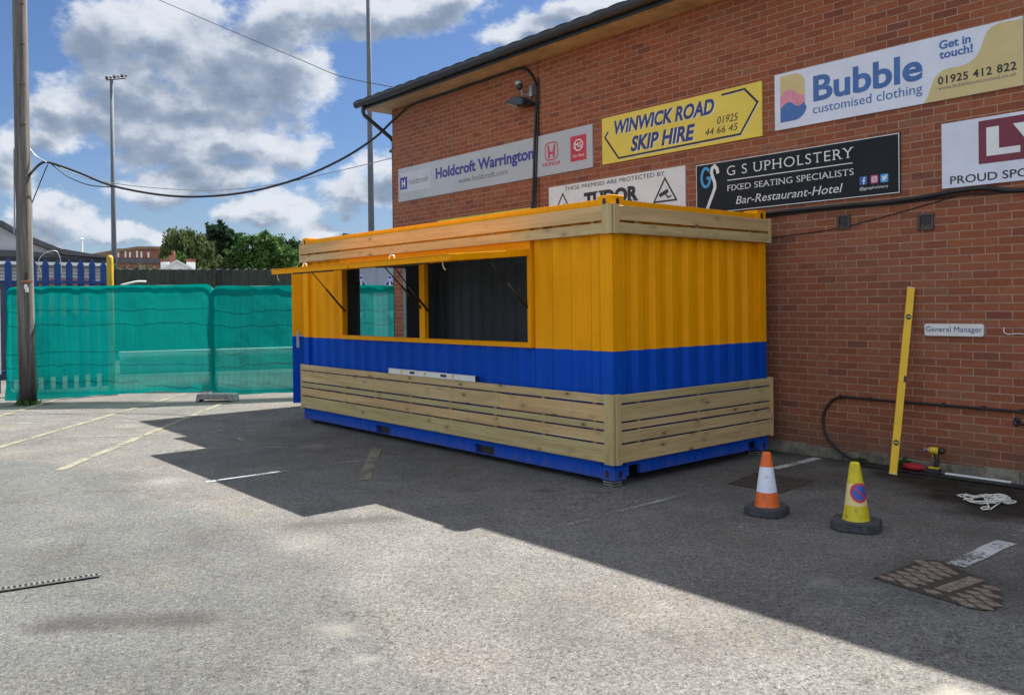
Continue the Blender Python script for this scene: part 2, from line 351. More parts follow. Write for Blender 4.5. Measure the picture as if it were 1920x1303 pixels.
MT['clad'] = pm('pale_cladding', (.45, .47, .50), .7, 0, .1, 1.5); MT['clubwall'] = pm('dark_club_wall', (.045, .055, .085), .7, 0, .25, 1.5); MT['mastgrey'] = pm('dull_mast_steel', (.10, .115, .135), .75, 0, .1, 2); MT['rustor'] = pm('orange_brown_bracket', (.30, .13, .06), .7); MT['draingrey'] = pm('worn_drain_metal', (.11, .11, .105), .8, 0, .3, 25); MT['slate'] = pm('grey_felt_roof', (.095, .10, .11), .9, 0, .2, 3)
MT['brownroof'] = pm('far_brown_roof', (.22, .15, .095), .9, 0, .2, .6); MT['farbrick'] = pm('far_red_brick', (.25, .105, .07), .9, 0, .2, 1.2)
MT['standgrey'] = pm('stand_grey_sheet', (.25, .29, .35), .6, 0, .08, .7); MT['bark'] = pm('tree_bark', (.07, .055, .04), .9, 0, .3, 4)
MT['lavender'] = pm('emblem_outline', (.42, .46, .70), .5); MT['lens'] = pm('dark_lens', (.03, .03, .035), .15)
MT['block'] = pm('concrete_block', (.24, .235, .225), .9, 0, .25, 14, .4); MT['lampglass'] = pm('lamp_glass', (.22, .20, .17), .3)
MT['vent'] = pm('brown_vent_plastic', (.06, .042, .033), .5); MT['weed'] = leaf_mat('weed_leaf', (.02, .06, .012), (.07, .17, .03))
MT['pline'] = paint_mat('worn_yellow_line', (.255, .238, .172), .545); MT['wline'] = paint_mat('worn_white_line', (.60, .60, .60), .565); MT['wfaint'] = paint_mat('faint_white_line', (.30, .30, .29), .635)

# ------------------------------------------------------------------ object helpers
def tag(o, label=None, cat=None, group=None, kind=None):
    if label: o['label'] = label
    if cat: o['category'] = cat
    if group: o['group'] = group
    if kind: o['kind'] = kind
    return o
def thing(name, label, cat, loc=(0, 0, 0), rot=(0, 0, 0), group=None):
    o = bpy.data.objects.new(name, None); o.empty_display_size = .1; C.objects.link(o)
    o.location = loc; o.rotation_euler = rot
    return tag(o, label, cat, group)
def wl(o):
    v = Vector((0, 0, 0))
    while o: v += Vector(o.location); o = o.parent
    return v
class MB:
    def __init__(s): s.v = []; s.f = []; s.m = []; s.uv = {}; s.w = {}
    def face(s, pts, m=0, uv=None):
        i = len(s.v); s.v += [Vector(p) for p in pts]; s.f.append(tuple(range(i, i + len(pts)))); s.m.append(m)
        if uv: s.uv[len(s.f) - 1] = uv
        return s
    def mesh(s, vs, fs, m=0):
        i = len(s.v); s.v += [Vector(p) for p in vs]
        for f in fs: s.f.append(tuple(i + k for k in f)); s.m.append(m)
        return s
    def box(s, x0, x1, y0, y1, z0, z1, m=0, mt=None):
        vs = [Vector(p) for p in ((x0, y0, z0), (x1, y0, z0), (x1, y1, z0), (x0, y1, z0), (x0, y0, z1), (x1, y0, z1), (x1, y1, z1), (x0, y1, z1))]
        if mt: vs = [mt @ q for q in vs]
        return s.mesh(vs, [(0, 3, 2, 1), (4, 5, 6, 7), (0, 1, 5, 4), (1, 2, 6, 5), (2, 3, 7, 6), (3, 0, 4, 7)], m)
    def prism(s, poly, a, b, axis='z', m=0, mt=None):
        def P(q, h): return {'z': (q[0], q[1], h), 'y': (q[0], h, q[1]), 'x': (h, q[0], q[1])}[axis]
        n = len(poly); vs = [Vector(P(q, a)) for q in poly] + [Vector(P(q, b)) for q in poly]
        if mt: vs = [mt @ q for q in vs]
        return s.mesh(vs, [tuple(range(n))[::-1], tuple(range(n, 2 * n))] + [(i, (i + 1) % n, n + (i + 1) % n, n + i) for i in range(n)], m)
    def tube(s, pts, r, n=8, m=0, caps=True, closed=False):
        pts = [Vector(p) for p in pts]; k = len(pts); rs = r if isinstance(r, (list, tuple)) else [r] * k
        base = len(s.v); prev = None
        for i, p in enumerate(pts):
            a = pts[i - 1] if (i or closed) else p; b = pts[(i + 1) % k] if (i < k - 1 or closed) else p
            t = (b - a).normalized()
            if prev is None:
                prev = t.orthogonal().normalized()
            u = (prev - t * prev.dot(t))
            u = u.normalized() if u.length > 1e-6 else t.orthogonal().normalized()
            prev = u; q = t.cross(u)
            for j in range(n):
                th = 2 * pi * j / n; s.v.append(p + (u * math.cos(th) + q * math.sin(th)) * rs[i])
        for i in range(k if closed else k - 1):
            for j in range(n):
                a = base + i * n + j; b = base + i * n + (j + 1) % n; i2 = (i + 1) % k
                s.f.append((a, b, base + i2 * n + (j + 1) % n, base + i2 * n + j)); s.m.append(m)
        if caps and not closed:
            s.f.append(tuple(base + j for j in range(n))[::-1]); s.m.append(m)
            s.f.append(tuple(base + (k - 1) * n + j for j in range(n))); s.m.append(m)
        return s
    def lathe(s, prof, n=24, c=(0, 0, 0), m=0, mt=None, cap=True):
        base = len(s.v)
        for (r, z) in prof:
            for j in range(n):
                th = 2 * pi * j / n; q = Vector((c[0] + r * math.cos(th), c[1] + r * math.sin(th), c[2] + z))
                s.v.append(mt @ q if mt else q)
        for i in range(len(prof) - 1):
            for j in range(n):
                s.f.append((base + i * n + j, base + i * n + (j + 1) % n, base + (i + 1) * n + (j + 1) % n, base + (i + 1) * n + j)); s.m.append(m)
        if cap:
            s.f.append(tuple(base + j for j in range(n))[::-1]); s.m.append(m)
            e = base + (len(prof) - 1) * n; s.f.append(tuple(e + j for j in range(n))); s.m.append(m)
        return s
    def ribbon(s, pts, wd_, y, m=0, closed=False):
        """flat printed stroke on a plane facing -y; pts are (x, z)"""
        pts = [Vector(p) for p in pts]; n = len(pts); L = []; Rr = []
        for i, p in enumerate(pts):
            a = pts[i - 1] if (i or closed) else p; b = pts[(i + 1) % n] if (i < n - 1 or closed) else p
            d1 = (p - a).normalized() if (p - a).length > 1e-9 else (b - p).normalized()
            d2 = (b - p).normalized() if (b - p).length > 1e-9 else d1
            t = (d1 + d2).normalized(); nn = Vector((-t.y, t.x)); k = max(.45, nn.dot(Vector((-d1.y, d1.x))))
            L.append(p + nn * wd_ / 2 / k); Rr.append(p - nn * wd_ / 2 / k)
        for i in range(n if closed else n - 1):
            j = (i + 1) % n
            s.face([(Rr[i].x, y, Rr[i].y), (Rr[j].x, y, Rr[j].y), (L[j].x, y, L[j].y), (L[i].x, y, L[i].y)], m)
        return s
    def flat(s, pts, y, m=0):
        return s.face([(a, y, b) for a, b in pts], m)
    def build(s, name, mats, parent=None, origin=None, smooth=False, bevel=0, local=False):
        me = bpy.data.meshes.new(name); off = Vector((0, 0, 0))
        if parent is not None and not local: off = wl(parent)
        elif origin is not None: off = Vector(origin)
        me.from_pydata([tuple(q - off) for q in s.v], [], s.f)
        if not isinstance(mats, (list, tuple)): mats = [mats]
        for q in mats: me.materials.append(MT[q] if isinstance(q, str) else q)
        me.polygons.foreach_set('material_index', s.m)
        if s.uv:
            ul = me.uv_layers.new(name='UVMap')
            for fi, uv in s.uv.items():
                for li, q in zip(me.polygons[fi].loop_indices, uv): ul.data[li].uv = q
        if s.w:
            ca = me.color_attributes.new('wear', 'FLOAT_COLOR', 'POINT')
            for i, q in s.w.items(): ca.data[i].color = (*q, 1)
        if smooth: me.polygons.foreach_set('use_smooth', [True] * len(s.f))
        me.update()
        o = bpy.data.objects.new(name, me); C.objects.link(o)
        if parent is not None: o.parent = parent
        elif origin is not None: o.location = origin
        if bevel:
            b = o.modifiers.new('bevel', 'BEVEL'); b.width = bevel; b.segments = 2; b.limit_method = 'ANGLE'
        return o
def board(mb, p0, ux, uy, uz, L, Wd, T, m=0, seed=[0]):
    """a sawn board: L along ux, W along uy, T along uz, grain UVs along its length; slightly eased edges"""
    seed[0] += 1; o = random.uniform(0, 40); vv = seed[0] * 3.0 + .5
    p0 = Vector(p0); ux = Vector(ux); uy = Vector(uy); uz = Vector(uz); e = .004
    def pt(a, b, c): return p0 + ux * a + uy * b + uz * c
    prof = [(0, e), (e, 0), (Wd - e, 0), (Wd, e), (Wd, T - e), (Wd - e, T), (e, T), (0, T - e)]
    n = len(prof); acc = 0
    for i in range(n):
        a, b = prof[i], prof[(i + 1) % n]; ln = math.dist(a, b)
        mb.face([pt(0, *a), pt(L, *a), pt(L, *b), pt(0, *b)][::-1], m, [(o, vv + acc), (o + L, vv + acc), (o + L, vv + acc + ln), (o, vv + acc + ln)][::-1]); acc += ln
    mb.face([pt(0, *q) for q in prof], m, [(o + q[0] * .1, vv + q[1]) for q in prof])
    mb.face([pt(L, *q) for q in prof][::-1], m, [(o + q[0] * .1, vv + q[1]) for q in prof][::-1])

_caps = {}
def text(s, name, parent, x, z, wid, cap, mat, y=2.698, shear=0, bold=0, serif=0, space=1.0, label=None, align_x=True):
    def ev(body, ):
        cu = bpy.data.curves.new('t', 'FONT'); cu.body = body; cu.size = 1; cu.shear = shear; cu.offset = bold; cu.space_character = space; cu.fill_mode = 'FRONT'; cu.resolution_u = 4
        ob = bpy.data.objects.new('t', cu); C.objects.link(ob); dg = bpy.context.evaluated_depsgraph_get()
        me = bpy.data.meshes.new_from_object(ob.evaluated_get(dg)); bpy.data.objects.remove(ob); bpy.data.curves.remove(cu); return me
    key = (shear, bold)
    if key not in _caps:
        h = ev('H'); _caps[key] = max(v.co.y for v in h.vertices) + bold * 0; bpy.data.meshes.remove(h)
    ch = _caps[key]; me = ev(s)
    bm = bmesh.new(); bm.from_mesh(me); bpy.data.meshes.remove(me)
    if serif:
        add = []
        for e in bm.edges:
            if len(e.link_faces) != 1: continue
            a, b = e.verts
            if abs(a.co.y - b.co.y) > .004: continue
            ln = abs(a.co.x - b.co.x); ym = (a.co.y + b.co.y) / 2
            if ln > .22 or ln < .015: continue
            if abs(ym) < .02 + bold or abs(ym - ch) < .02 + bold: add.append(((a.co.x + b.co.x) / 2, ym, ln))
        for (cx, ym, ln) in add:
            hw = ln / 2 + .055 * serif; th = .045 * serif; y0, y1 = (ym, ym + th) if ym < ch / 2 else (ym - th, ym)
            bm.faces.new([bm.verts.new((cx + p * hw, q, 0.0004)) for p, q in ((-1, y0), (1, y0), (1, y1), (-1, y1))])
    xs = [v.co.x for v in bm.verts]; x0, x1 = min(xs), max(xs); kx = wid / (x1 - x0); kz = cap / ch
    off = wl(parent)
    for v in bm.verts: v.co = Vector((x + (v.co.x - x0) * kx, y - v.co.z * 1.0, z + v.co.y * kz)) - off
    me = bpy.data.meshes.new(name); bm.to_mesh(me); bm.free(); me.materials.append(MT[mat])
    o = bpy.data.objects.new(name, me); C.objects.link(o); o.parent = parent
    if label: o['label'] = label
    return o

# ------------------------------------------------------------------ ground
def seg_d(p, a, b):
    ax, ay = a; bx, by = b; dx, dy = bx - ax, by - ay; L = dx * dx + dy * dy
    t = 0 if L == 0 else max(0, min(1, ((p[0] - ax) * dx + (p[1] - ay) * dy) / L))
    return math.hypot(p[0] - ax - t * dx, p[1] - ay - t * dy)
def inpoly(p, poly):
    r = False; n = len(poly)
    for i in range(n):
        (x0, y0), (x1, y1) = poly[i], poly[(i + 1) % n]
        if (y0 > p[1]) != (y1 > p[1]) and p[0] < (x1 - x0) * (p[1] - y0) / (y1 - y0) + x0: r = not r
    return r
def pdist(p, poly):
    d_ = min(seg_d(p, poly[i], poly[(i + 1) % len(poly)]) for i in range(len(poly)))
    return d_ if inpoly(p, poly) else -d_
PATCH = [(-7.0, -4.3), (-3.744, -3.05), (-2.6, -3.35), (-1.5, -3.0), (-.4, -3.05), (.35, -2.95), (.9, -3.2), (1.5, -3.42), (2.0, -3.5), (2.5, -3.42), (3.6, -3.6), (4.2, -7), (-5, -8), (-9, -6)]
DAMP = [(1.15, 2.72), (1.3, 2.2), (1.75, 1.95), (2.1, 1.55), (2.7, 1.35), (3.6, 1.5), (4.5, 2.72)]
DAMP2 = [(.3, 1.9), (.55, 1.2), (1.2, .95), (1.5, 1.6), (1.3, 2.3), (.6, 2.1)]
def sm(a, b, x):
    t = max(0, min(1, (x - a) / (b - a))); return t * t * (3 - 2 * t)
def wear(x, y):
    q = Vector((x * .9, y * .9, 0)); nz = mnoise.fractal(q * 2.0, .8, 2.2, 4) * .22
    p = (x, y)
    r = sm(-.10, .12, pdist(p, PATCH) + nz * .5)
    g = sm(-.25, .25, pdist(p, DAMP) + nz * 1.2) * .95
    g = max(g, sm(-.2, .3, pdist(p, DAMP2) + nz) * .38)
    g = max(g, .55 * sm(.5, .0, 2.72 - y + nz) * (1 if x > -.2 else 0) * (1 if y < 2.8 else 0))
    st = seg_d(p, (.25, -4.62), (.68, -4.0)); g = max(g, .6 * sm(.19, .02, st + nz * .2))
    st = seg_d(p, (-.75, -2.72), (-.45, -2.1)); g = max(g, .5 * sm(.2, .0, st + nz * .3))
    for c, rr, k in (((-.35, -.55), .14, .55), ((.0, -.28), .07, .6), ((-.9, -1.0), .2, .25), ((3.15, -.45), .75, .42), ((3.35, .2), .4, .3), ((-11.6, -2.4), .5, .9)):
        g = max(g, k * sm(rr, rr * .2, math.dist(p, c) + nz * .25))
    # oil-dark tyre-worn band in the bays
    b = 0
    for c, rr, k in (((1.35, -3.5), .16, .55), ((1.75, -3.62), .1, .5), ((-4.0, -.9), .22, .45), ((-7.5, -2.0), .3, .3), ((-3.2, -2.9), .25, .3), ((3.75, -1.95), .06, .9), ((-.3, -2.9), .3, .22), ((2.6, -1.0), .12, .4), ((2.85, -.95), .07, .5)):
        b = max(b, k * sm(rr, rr * .1, math.dist(p, c) + nz * .4))
    return (r, min(1, g), b)
def frange(a, b, st):
    n = int(round((b - a) / st)); return [a + (b - a) * i / n for i in range(n + 1)]
xs = [-900, -400, -200, -100, -60, -40, -28] + frange(-20, -6, .25)[:-1] + frange(-6, 6, .085) + [7, 9, 12, 20, 40, 100, 300, 900]
ys = [-900, -300, -100, -40, -20, -12, -9] + frange(-7, 4, .085) + [5, 6, 8, 11, 15, 20, 30, 45, 70, 120, 250, 900]
g = MB(); nx = len(xs)
for j, y in enumerate(ys):
    for i, x in enumerate(xs):
        far = abs(x) > 21 or abs(y) > 12
        z = 0 if far else mnoise.noise(Vector((x * .35, y * .35, 3))) * .002 * (1 if -6.6 > x or y < -.6 else .3)
        g.v.append(Vector((x, y, z - .004))); g.w[len(g.v) - 1] = (0, 0, 0) if far else wear(x, y)
for j in range(len(ys) - 1):
    for i in range(nx - 1):
        a = j * nx + i; g.f.append((a, a + 1, a + nx + 1, a + nx)); g.m.append(0)
go = g.build('ground', 'asphalt', smooth=True); go['kind'] = 'structure'

def strip(mb, a, b, wd_, z=.0022, jag=.008, m=0):
    a = Vector((*a, 0)); b = Vector((*b, 0)); t = (b - a).normalized(); nn = Vector((-t.y, t.x, 0)); k = max(1, int((b - a).length / .12))
    L = []
    for i in range(k + 1):
        c = a.lerp(b, i / k); L.append((c + nn * (wd_ / 2 + random.uniform(-jag, jag)), c - nn * (wd_ / 2 + random.uniform(-jag, jag))))
    for i in range(k): mb.face([(L[i][1].x, L[i][1].y, z), (L[i + 1][1].x, L[i + 1][1].y, z), (L[i + 1][0].x, L[i + 1][0].y, z), (L[i][0].x, L[i][0].y, z)][::1], m)
yl = MB()
for a, b, wd_ in (((-5.9, -4.35), (-10.2, -.85), .10), ((-9.9, -3.3), (-12.2, -1.9), .10), ((-4.5, -3.55), (-9.2, .0), .10), ((-3.354, -.444), (-1.858, -1.489), .12), ((-10.2, -.85), (-11.6, .3), .1), ((-12.0, -4.3), (-9.6, -4.9), .1)):
    strip(yl, a, b, wd_)
yl.build('road_marking_yellow', 'pline')['kind'] = 'structure'
wlm = MB()
for a, b, wd_ in (((-2.837, -2.642), (-2.809, -1.9), .075), ((.503, 1.767), (.502, 2.6), .105), ((3.0, -.12), (3.01, .66), .125)):
    strip(wlm, a, b, wd_)
wlm.build('road_marking_white', 'wline')['kind'] = 'structure'
fa = MB()
for a, b, wd_ in (((.66, -1.75), (.585, .8), .06), ((-2.8, -1.9), (-2.78, .0), .07), ((-9.3, -3.6), (-7.0, -.6), .09), ((-7.5, -3.9), (-5.5, -.5), .09), ((-5.0, -2.2), (-3.3, -.1), .07), ((-10.6, -2.9), (-9.6, -1.0), .07), ((-6.4, -1.2), (-4.5, -1.4), .05), ((-8.4, -.9), (-6.6, -.7), .08), ((3.0, .66), (3.02, 1.2), .13)):
    strip(fa, a, b, wd_, z=.0012)
fa.build('road_marking_faded', 'wfaint')['kind'] = 'structure'

# ------------------------------------------------------------------ brick building
WY = 2.72
bld = thing('brick_building', 'long two storey red brick building with dark gutter and sponsor boards', 'building', (3, 6.5, 0))
mb = MB(); mb.box(-7.9, 14, WY, 11, -.05, 5.22); mb.build('wall', 'brick', bld)
mb = MB()
for i in range(48):
    x = -1.2 + i * .3
    mb.box(x, x + .298, WY - .016 - random.uniform(0, .006), WY + .02, -.05, .105 + random.uniform(-.012, .012))
mb.build('plinth', 'concrete', bld, bevel=.006)
mb = MB(); mb.box(-8.22, 14.3, 2.30, WY + .1, 5.20, 5.235); mb.box(-8.22, -7.9, WY + .1, 11.4, 5.20, 5.235); mb.build('soffit', 'soffit', bld)
mb = MB(); mb.box(-8.22, 14.3, 2.275, 2.30, 5.195, 5.36); mb.build('fascia', 'gutter', bld)
gt = []
for k in range(9):
    th = pi + pi * k / 8; gt.append((2.212 + .062 * math.cos(th), 5.325 + .095 * math.sin(th)))
gt2 = [(2.212 + .054 * math.cos(pi + pi * k / 8), 5.325 + .086 * math.sin(pi + pi * k / 8)) for k in range(9)][::-1]
mb = MB(); mb.prism(gt + gt2, -8.3, 14.4, 'x')
for x in (-8.3, -8.0): mb.prism(gt, x - .004, x + .012, 'x')
for i in range(12): mb.prism([(a, b - .004) for a, b in gt], -7.2 + i * 1.9, -7.14 + i * 1.9, 'x')
mb.build('gutter', 'gutter', bld)
mb = MB(); rp = .165; n = int((14.4 + 8.35) / rp * 4)
row = []
for i in range(n + 1):
    x = -8.35 + i * rp / 4; dz = .014 * abs(math.sin(pi * (x + 8.35) / (rp * 2)))
    row.append((x, dz))
for i in range(n):
    (xa, za), (xb, zb) = row[i], row[i + 1]
    mb.face([(xa, 2.19, 5.352 + za), (xb, 2.19, 5.352 + zb), (xb, 7.0, 7.25 + zb), (xa, 7.0, 7.25 + za)])
    mb.face([(xa, 2.19, 5.335), (xb, 2.19, 5.335), (xb, 2.19, 5.352 + zb), (xa, 2.19, 5.352 + za)])
mb.face([(-8.35, 7, 7.28), (14.4, 7, 7.28), (14.4, 11.8, 5.345), (-8.35, 11.8, 5.345)])
mb.face([(-8.33, 2.2, 5.34), (-8.33, 7, 7.24), (-8.33, 11.8, 5.34)]); mb.face([(14.38, 2.2, 5.34), (14.38, 11.8, 5.34), (14.38, 7, 7.24)])
mb.build('roof', 'tile', bld)
mb = MB(); mb.tube([(-8.06, 2.215, 5.27), (-8.06, 2.215, 5.13), (-8.055, 2.24, 5.07), (-7.99, 2.74, 4.72), (-7.985, 2.80, 4.64), (-7.985, 2.80, .05)], .036, 10); mb.build('downpipe', 'gutter', bld, smooth=True)
mb = MB(); mb.box(-3.956, -3.944, WY - .003, WY + .01, .0, 5.2); mb.build('movement_joint', 'black', bld)
for (x0, x1, z0, z1) in ((.683, .823, 2.40, 2.552), (1.516, 1.668, 2.328, 2.490)):
    mb = MB(); mb.box(x0, x1, WY - .022, WY + .02, z0, z0 + .02); mb.box(x0, x1, WY - .022, WY + .02, z1 - .025, z1); mb.box(x0, x0 + .022, WY - .022, WY + .02, z0 + .02, z1 - .025); mb.box(x1 - .022, x1, WY - .022, WY + .02, z0 + .02, z1 - .025)
    v = mb.build('vent', 'vent', bld, bevel=.003)
    mb = MB(); xm = (x0 + x1) / 2; hood = [(xm - .045, z1 - .04), (xm + .045, z1 - .04)] + [(xm + .045 * math.cos(a), z1 - .07 - .045 * math.sin(a)) for a in [pi * k / 8 for k in range(9)]]
    mb.box(x0 + .02, x1 - .02, WY - .006, WY + .01, z0 + .018, z1 - .02); mb.build('backing', 'vent', v)
    mb = MB(); mb.prism(hood, WY - .010, WY, 'y'); mb.build('opening', 'ink', v)

# ------------------------------------------------------------------ signs on the wall
SG = 'sponsor boards fixed to the brick wall'
def sign(label, x0, x1, z0, z1, mat, group=SG, name='sign', y=2.70, rc=0, edge=None):
    t = thing(name, label, 'sign', ((x0 + x1) / 2, WY, z0), group=group)
    mb = MB()
    if rc:
        pl = []
        for cx, cz, a0 in ((x1 - rc, z0 + rc, -pi / 2), (x1 - rc, z1 - rc, 0), (x0 + rc, z1 - rc, pi / 2), (x0 + rc, z0 + rc, pi)):
            pl += [(cx + rc * math.cos(a0 + k * pi / 8), cz + rc * math.sin(a0 + k * pi / 8)) for k in range(5)]
        mb.prism(pl, y, WY + .002, 'y')
    else: mb.box(x0, x1, y, WY + .002, z0, z1)
    mb.build('board', mat, t)
    return t
# blue lettering on white with a tan wave
s = sign('white board with big blue lettering, a tan wave and a striped emblem', -.036, 2.455, 3.545, 4.158, 'white')
blob = [(1.589, 3.5455), (1.615, 3.58), (1.64, 3.64), (1.66, 3.70), (1.685, 3.755), (1.725, 3.802), (1.77, 3.826), (1.83, 3.834), (1.90, 3.83), (1.96, 3.834), (2.02, 3.852), (2.062, 3.884), (2.095, 3.93), (2.115, 3.98), (2.14, 4.055), (2.165, 4.10), (2.20, 4.127), (2.26, 4.142), (2.33, 4.142), (2.394, 4.135), (2.4548, 4.141), (2.4548, 3.5455)]
mb = MB(); mb.flat(blob, 2.6985); mb.build('wave_panel', 'tan', s)
text('Bubble', 'lettering', s, .43, 3.788, 1.15, .262, 'royal', bold=.027, y=2.6975)
text('customised clothing', 'lettering', s, .425, 3.652, 1.15, .092, 'royal', y=2.6975)
text('Get in', 'lettering', s, 1.735, 4.028, .285, .078, 'royal', bold=.028, y=2.6975); text('touch!', 'lettering', s, 1.737, 3.938, .30, .076, 'royal', bold=.028, y=2.6975)
text('01925 412 822', 'lettering', s, 1.722, 3.697, .68, .072, 'ink', bold=.024, y=2.6972, space=1.1); text('www.bubblecustomised.co.uk', 'lettering', s, 1.722, 3.642, .68, .036, 'greyink', y=2.6972)
def bl_top(x):
    r = .33 - x
    return 4.127 if x < .21 else 4.0 + math.sqrt(max(0, 1 - ((x - .21) / .123) ** 2)) * .127 if x < .333 else 3.76
def bl_bot(x): return 3.622 if x < .2 else 3.765 - math.sqrt(max(0, 1 - ((x - .2) / .152) ** 2)) * .143
W1 = lambda x: 3.925 + .045 * math.sin((x - .03) * 20 - .6); W2 = lambda x: 3.80 + .032 * math.sin((x - .03) * 25 - 1.0)
for nm, fa_, fb_, mt_ in (('emblem_top', bl_top, W1, 'tan'), ('emblem_middle', W1, W2, 'pink'), ('emblem_base', W2, bl_bot, 'royal')):
    mb = MB(); X = [.034 + .316 * i / 40 for i in range(41)]
    for a, b in zip(X, X[1:]):
        def lim(f, x): return max(bl_bot(x), min(bl_top(x), f(x)))
        mb.face([(a, 2.6978, lim(fb_, a)), (b, 2.6978, lim(fb_, b)), (b, 2.6978, lim(fa_, b)), (a, 2.6978, lim(fa_, a))])
    mb.build(nm, mt_, s)
# yellow skip hire board
s = sign('yellow board with slanted dark blue lettering inside a pointed arrow outline', -2.665, -.2, 3.517, 4.133, 'sign_yellow')
for dx, dz, mt_, yy in ((.014, -.009, 'cream', 2.6986), (0, 0, 'navy', 2.6978)):
    text('WINWICK ROAD', 'lettering', s, -2.44 + dx, 3.892 + dz, 1.60, .172, mt_, y=yy, shear=.22, bold=.04)
    text('SKIP HIRE', 'lettering', s, -2.155 + dx, 3.628 + dz, 1.03, .185, mt_, y=yy, shear=.22, bold=.04)
text('01925', 'lettering', s, -.805, 3.748, .29, .086, 'ink', shear=.2); text('44 66 45', 'lettering', s, -.98, 3.638, .46, .078, 'ink', shear=.2)
ar = [(-.74, 4.078), (-.424, 4.085), (-.254, 3.905), (-.486, 3.582), (-2.369, 3.566), (-2.61, 3.872), (-2.55, 3.94)]
mb = MB(); mb.ribbon([(a + .012, b - .014) for a, b in ar], .012, 2.6988, 1); mb.ribbon(ar, .026, 2.698, 0); mb.build('arrow_outline', ['ink', 'cream'], s)
# silver car dealer board
s = sign('long silver grey board with indigo lettering and two red car badges', -7.69, -2.848, 3.51, 4.10, 'grey_board')
mb = MB(); mb.box(-7.62, -6.70, 2.6982, 2.701, 3.66, 4.01); mb.build('panel', 'grey_pale', s)
mb = MB(); mb.box(-7.625, -7.40, 2.6962, 2.70, 3.722, 3.935); ic = mb.build('icon', 'indigo', s)
text('H', 'lettering', s, -7.565, 3.765, .105, .125, 'whitep', y=2.6955, bold=.03)
text('holdcroft', 'lettering', s, -7.335, 3.785, .59, .098, 'greyink', y=2.6974)
text('Holdcroft Warrington', 'lettering', s, -6.53, 3.795, 2.49, .172, 'indigo', bold=.034); text('www.holdcroft.com', 'lettering', s, -5.89, 3.64, 1.24, .085, 'greyink')
mb = MB()
def rrect(x0, x1, z0, z1, r, k=5):
    pl = []
    for cx, cz, a0 in ((x1 - r, z0 + r, -pi / 2), (x1 - r, z1 - r, 0), (x0 + r, z1 - r, pi / 2), (x0 + r, z0 + r, pi)):
        pl += [(cx + r * math.cos(a0 + i * pi / 2 / (k - 1)), cz + r * math.sin(a0 + i * pi / 2 / (k - 1))) for i in range(k)]
    return pl
mb.ribbon(rrect(-3.795, -3.535, 3.722, 3.968, .07), .016, 2.698, 0, True)
for sg_ in (-1, 1):
    c_ = -3.665; mb.flat([(c_ + sg_ * .085, 3.94), (c_ + sg_ * .055, 3.94), (c_ + sg_ * .028, 3.83), (c_ + sg_ * .036, 3.745), (c_ + sg_ * .068, 3.745), (c_ + sg_ * .07, 3.83)][::-sg_], 2.698)
mb.flat([(-3.70, 3.805), (-3.63, 3.805), (-3.63, 3.838), (-3.70, 3.838)], 2.6976); mb.build('badge', 'red', s)
text('HONDA', 'lettering', s, -3.857, 3.642, .385, .052, 'red', bold=.02, serif=1)
mb = MB(); mb.box(-3.272, -2.963, 2.698, 2.701, 3.635, 3.985); mb.build('badge_panel', 'red', s)
mb = MB(); oc_ = [(-3.115 + .088 * math.cos(pi / 8 + k * pi / 4), 3.852 + .078 * math.sin(pi / 8 + k * pi / 4)) for k in range(8)]
mb.ribbon(oc_, .016, 2.6972, 0, True); mb.build('badge', 'whitep', s)
text('MG', 'lettering', s, -3.175, 3.818, .12, .068, 'whitep', y=2.697, bold=.02); text('Get More', 'lettering', s, -3.232, 3.69, .228, .038, 'cream', y=2.697, shear=.1)
# security board, half hidden behind the kiosk
s = sign('white security warning board with black lettering, half hidden behind the kiosk roof', -3.73, -1.285, 2.72, 3.328, 'whitep')
text('THESE PREMISES ARE PROTECTED BY', 'lettering', s, -3.40, 3.247, 1.80, .054, 'ink')
text('TUDOR', 'lettering', s, -3.02, 2.99, .985, .186, 'ink', bold=.055, serif=2.0)
for cx in (-3.44, -1.598):
    mb = MB(); mb.ribbon([(cx - .178, 2.925), (cx + .178, 2.925), (cx, 3.21)], .022, 2.698, 0, True)
    mb.flat([(cx - .10, 3.02), (cx + .04, 3.075), (cx + .06, 3.03), (cx - .08, 2.975)][::-1], 2.698); mb.ribbon([(cx + .01, 3.01), (cx + .05, 2.965), (cx + .1, 2.985)], .02, 2.698); mb.build('camera_pictogram', 'ink', s)
# black upholstery board
s = sign('black board with white serif lettering and three small social icons', -1.12, 1.349, 2.71, 3.305, 'sign_black')
mb = MB(); mb.ribbon([(-1.113, 2.717), (1.342, 2.717), (1.342, 3.298), (-1.113, 3.298)], .008, 2.699, 0, True); mb.build('edge_trim', 'whitep', s)
text('G S UPHOLSTERY', 'lettering', s, -.675, 3.126, 1.55, .108, 'whitep', serif=1.0, space=1.1, bold=-.008); text('FIXED SEATING SPECIALISTS', 'lettering', s, -.676, 2.947, 1.55, .066, 'whitep', serif=1.0, bold=-.006)
text('Bar-Restaurant-Hotel', 'lettering', s, -.556, 2.785, 1.315, .088, 'whitep', shear=.24, serif=.7, bold=-.002)
mb = MB(); mb.ribbon([(-.671, 3.071), (.864, 3.071)], .010, 2.698); mb.build('rule', 'whitep', s)
mb = MB(); gx = [(-.93 - .0 + .062 * math.cos(a), 3.14 + .11 * math.sin(a)) for a in [R(40 + k * 14) for k in range(21)]] + [(-.865, 3.13), (-.92, 3.13)]
mb.ribbon([(a - .045, b) for a, b in gx], .034, 2.698); mb.build('letter_emblem', 'sky', s)
mb = MB(); sx_ = [(-.80, 3.17), (-.812, 3.225), (-.845, 3.262), (-.882, 3.24), (-.893, 3.19), (-.872, 3.13), (-.848, 3.07), (-.845, 3.01), (-.875, 2.94), (-.915, 2.86), (-.965, 2.75)]
mb.ribbon(sx_, .042, 2.6974); mb.build('letter_emblem', 'whitep', s)
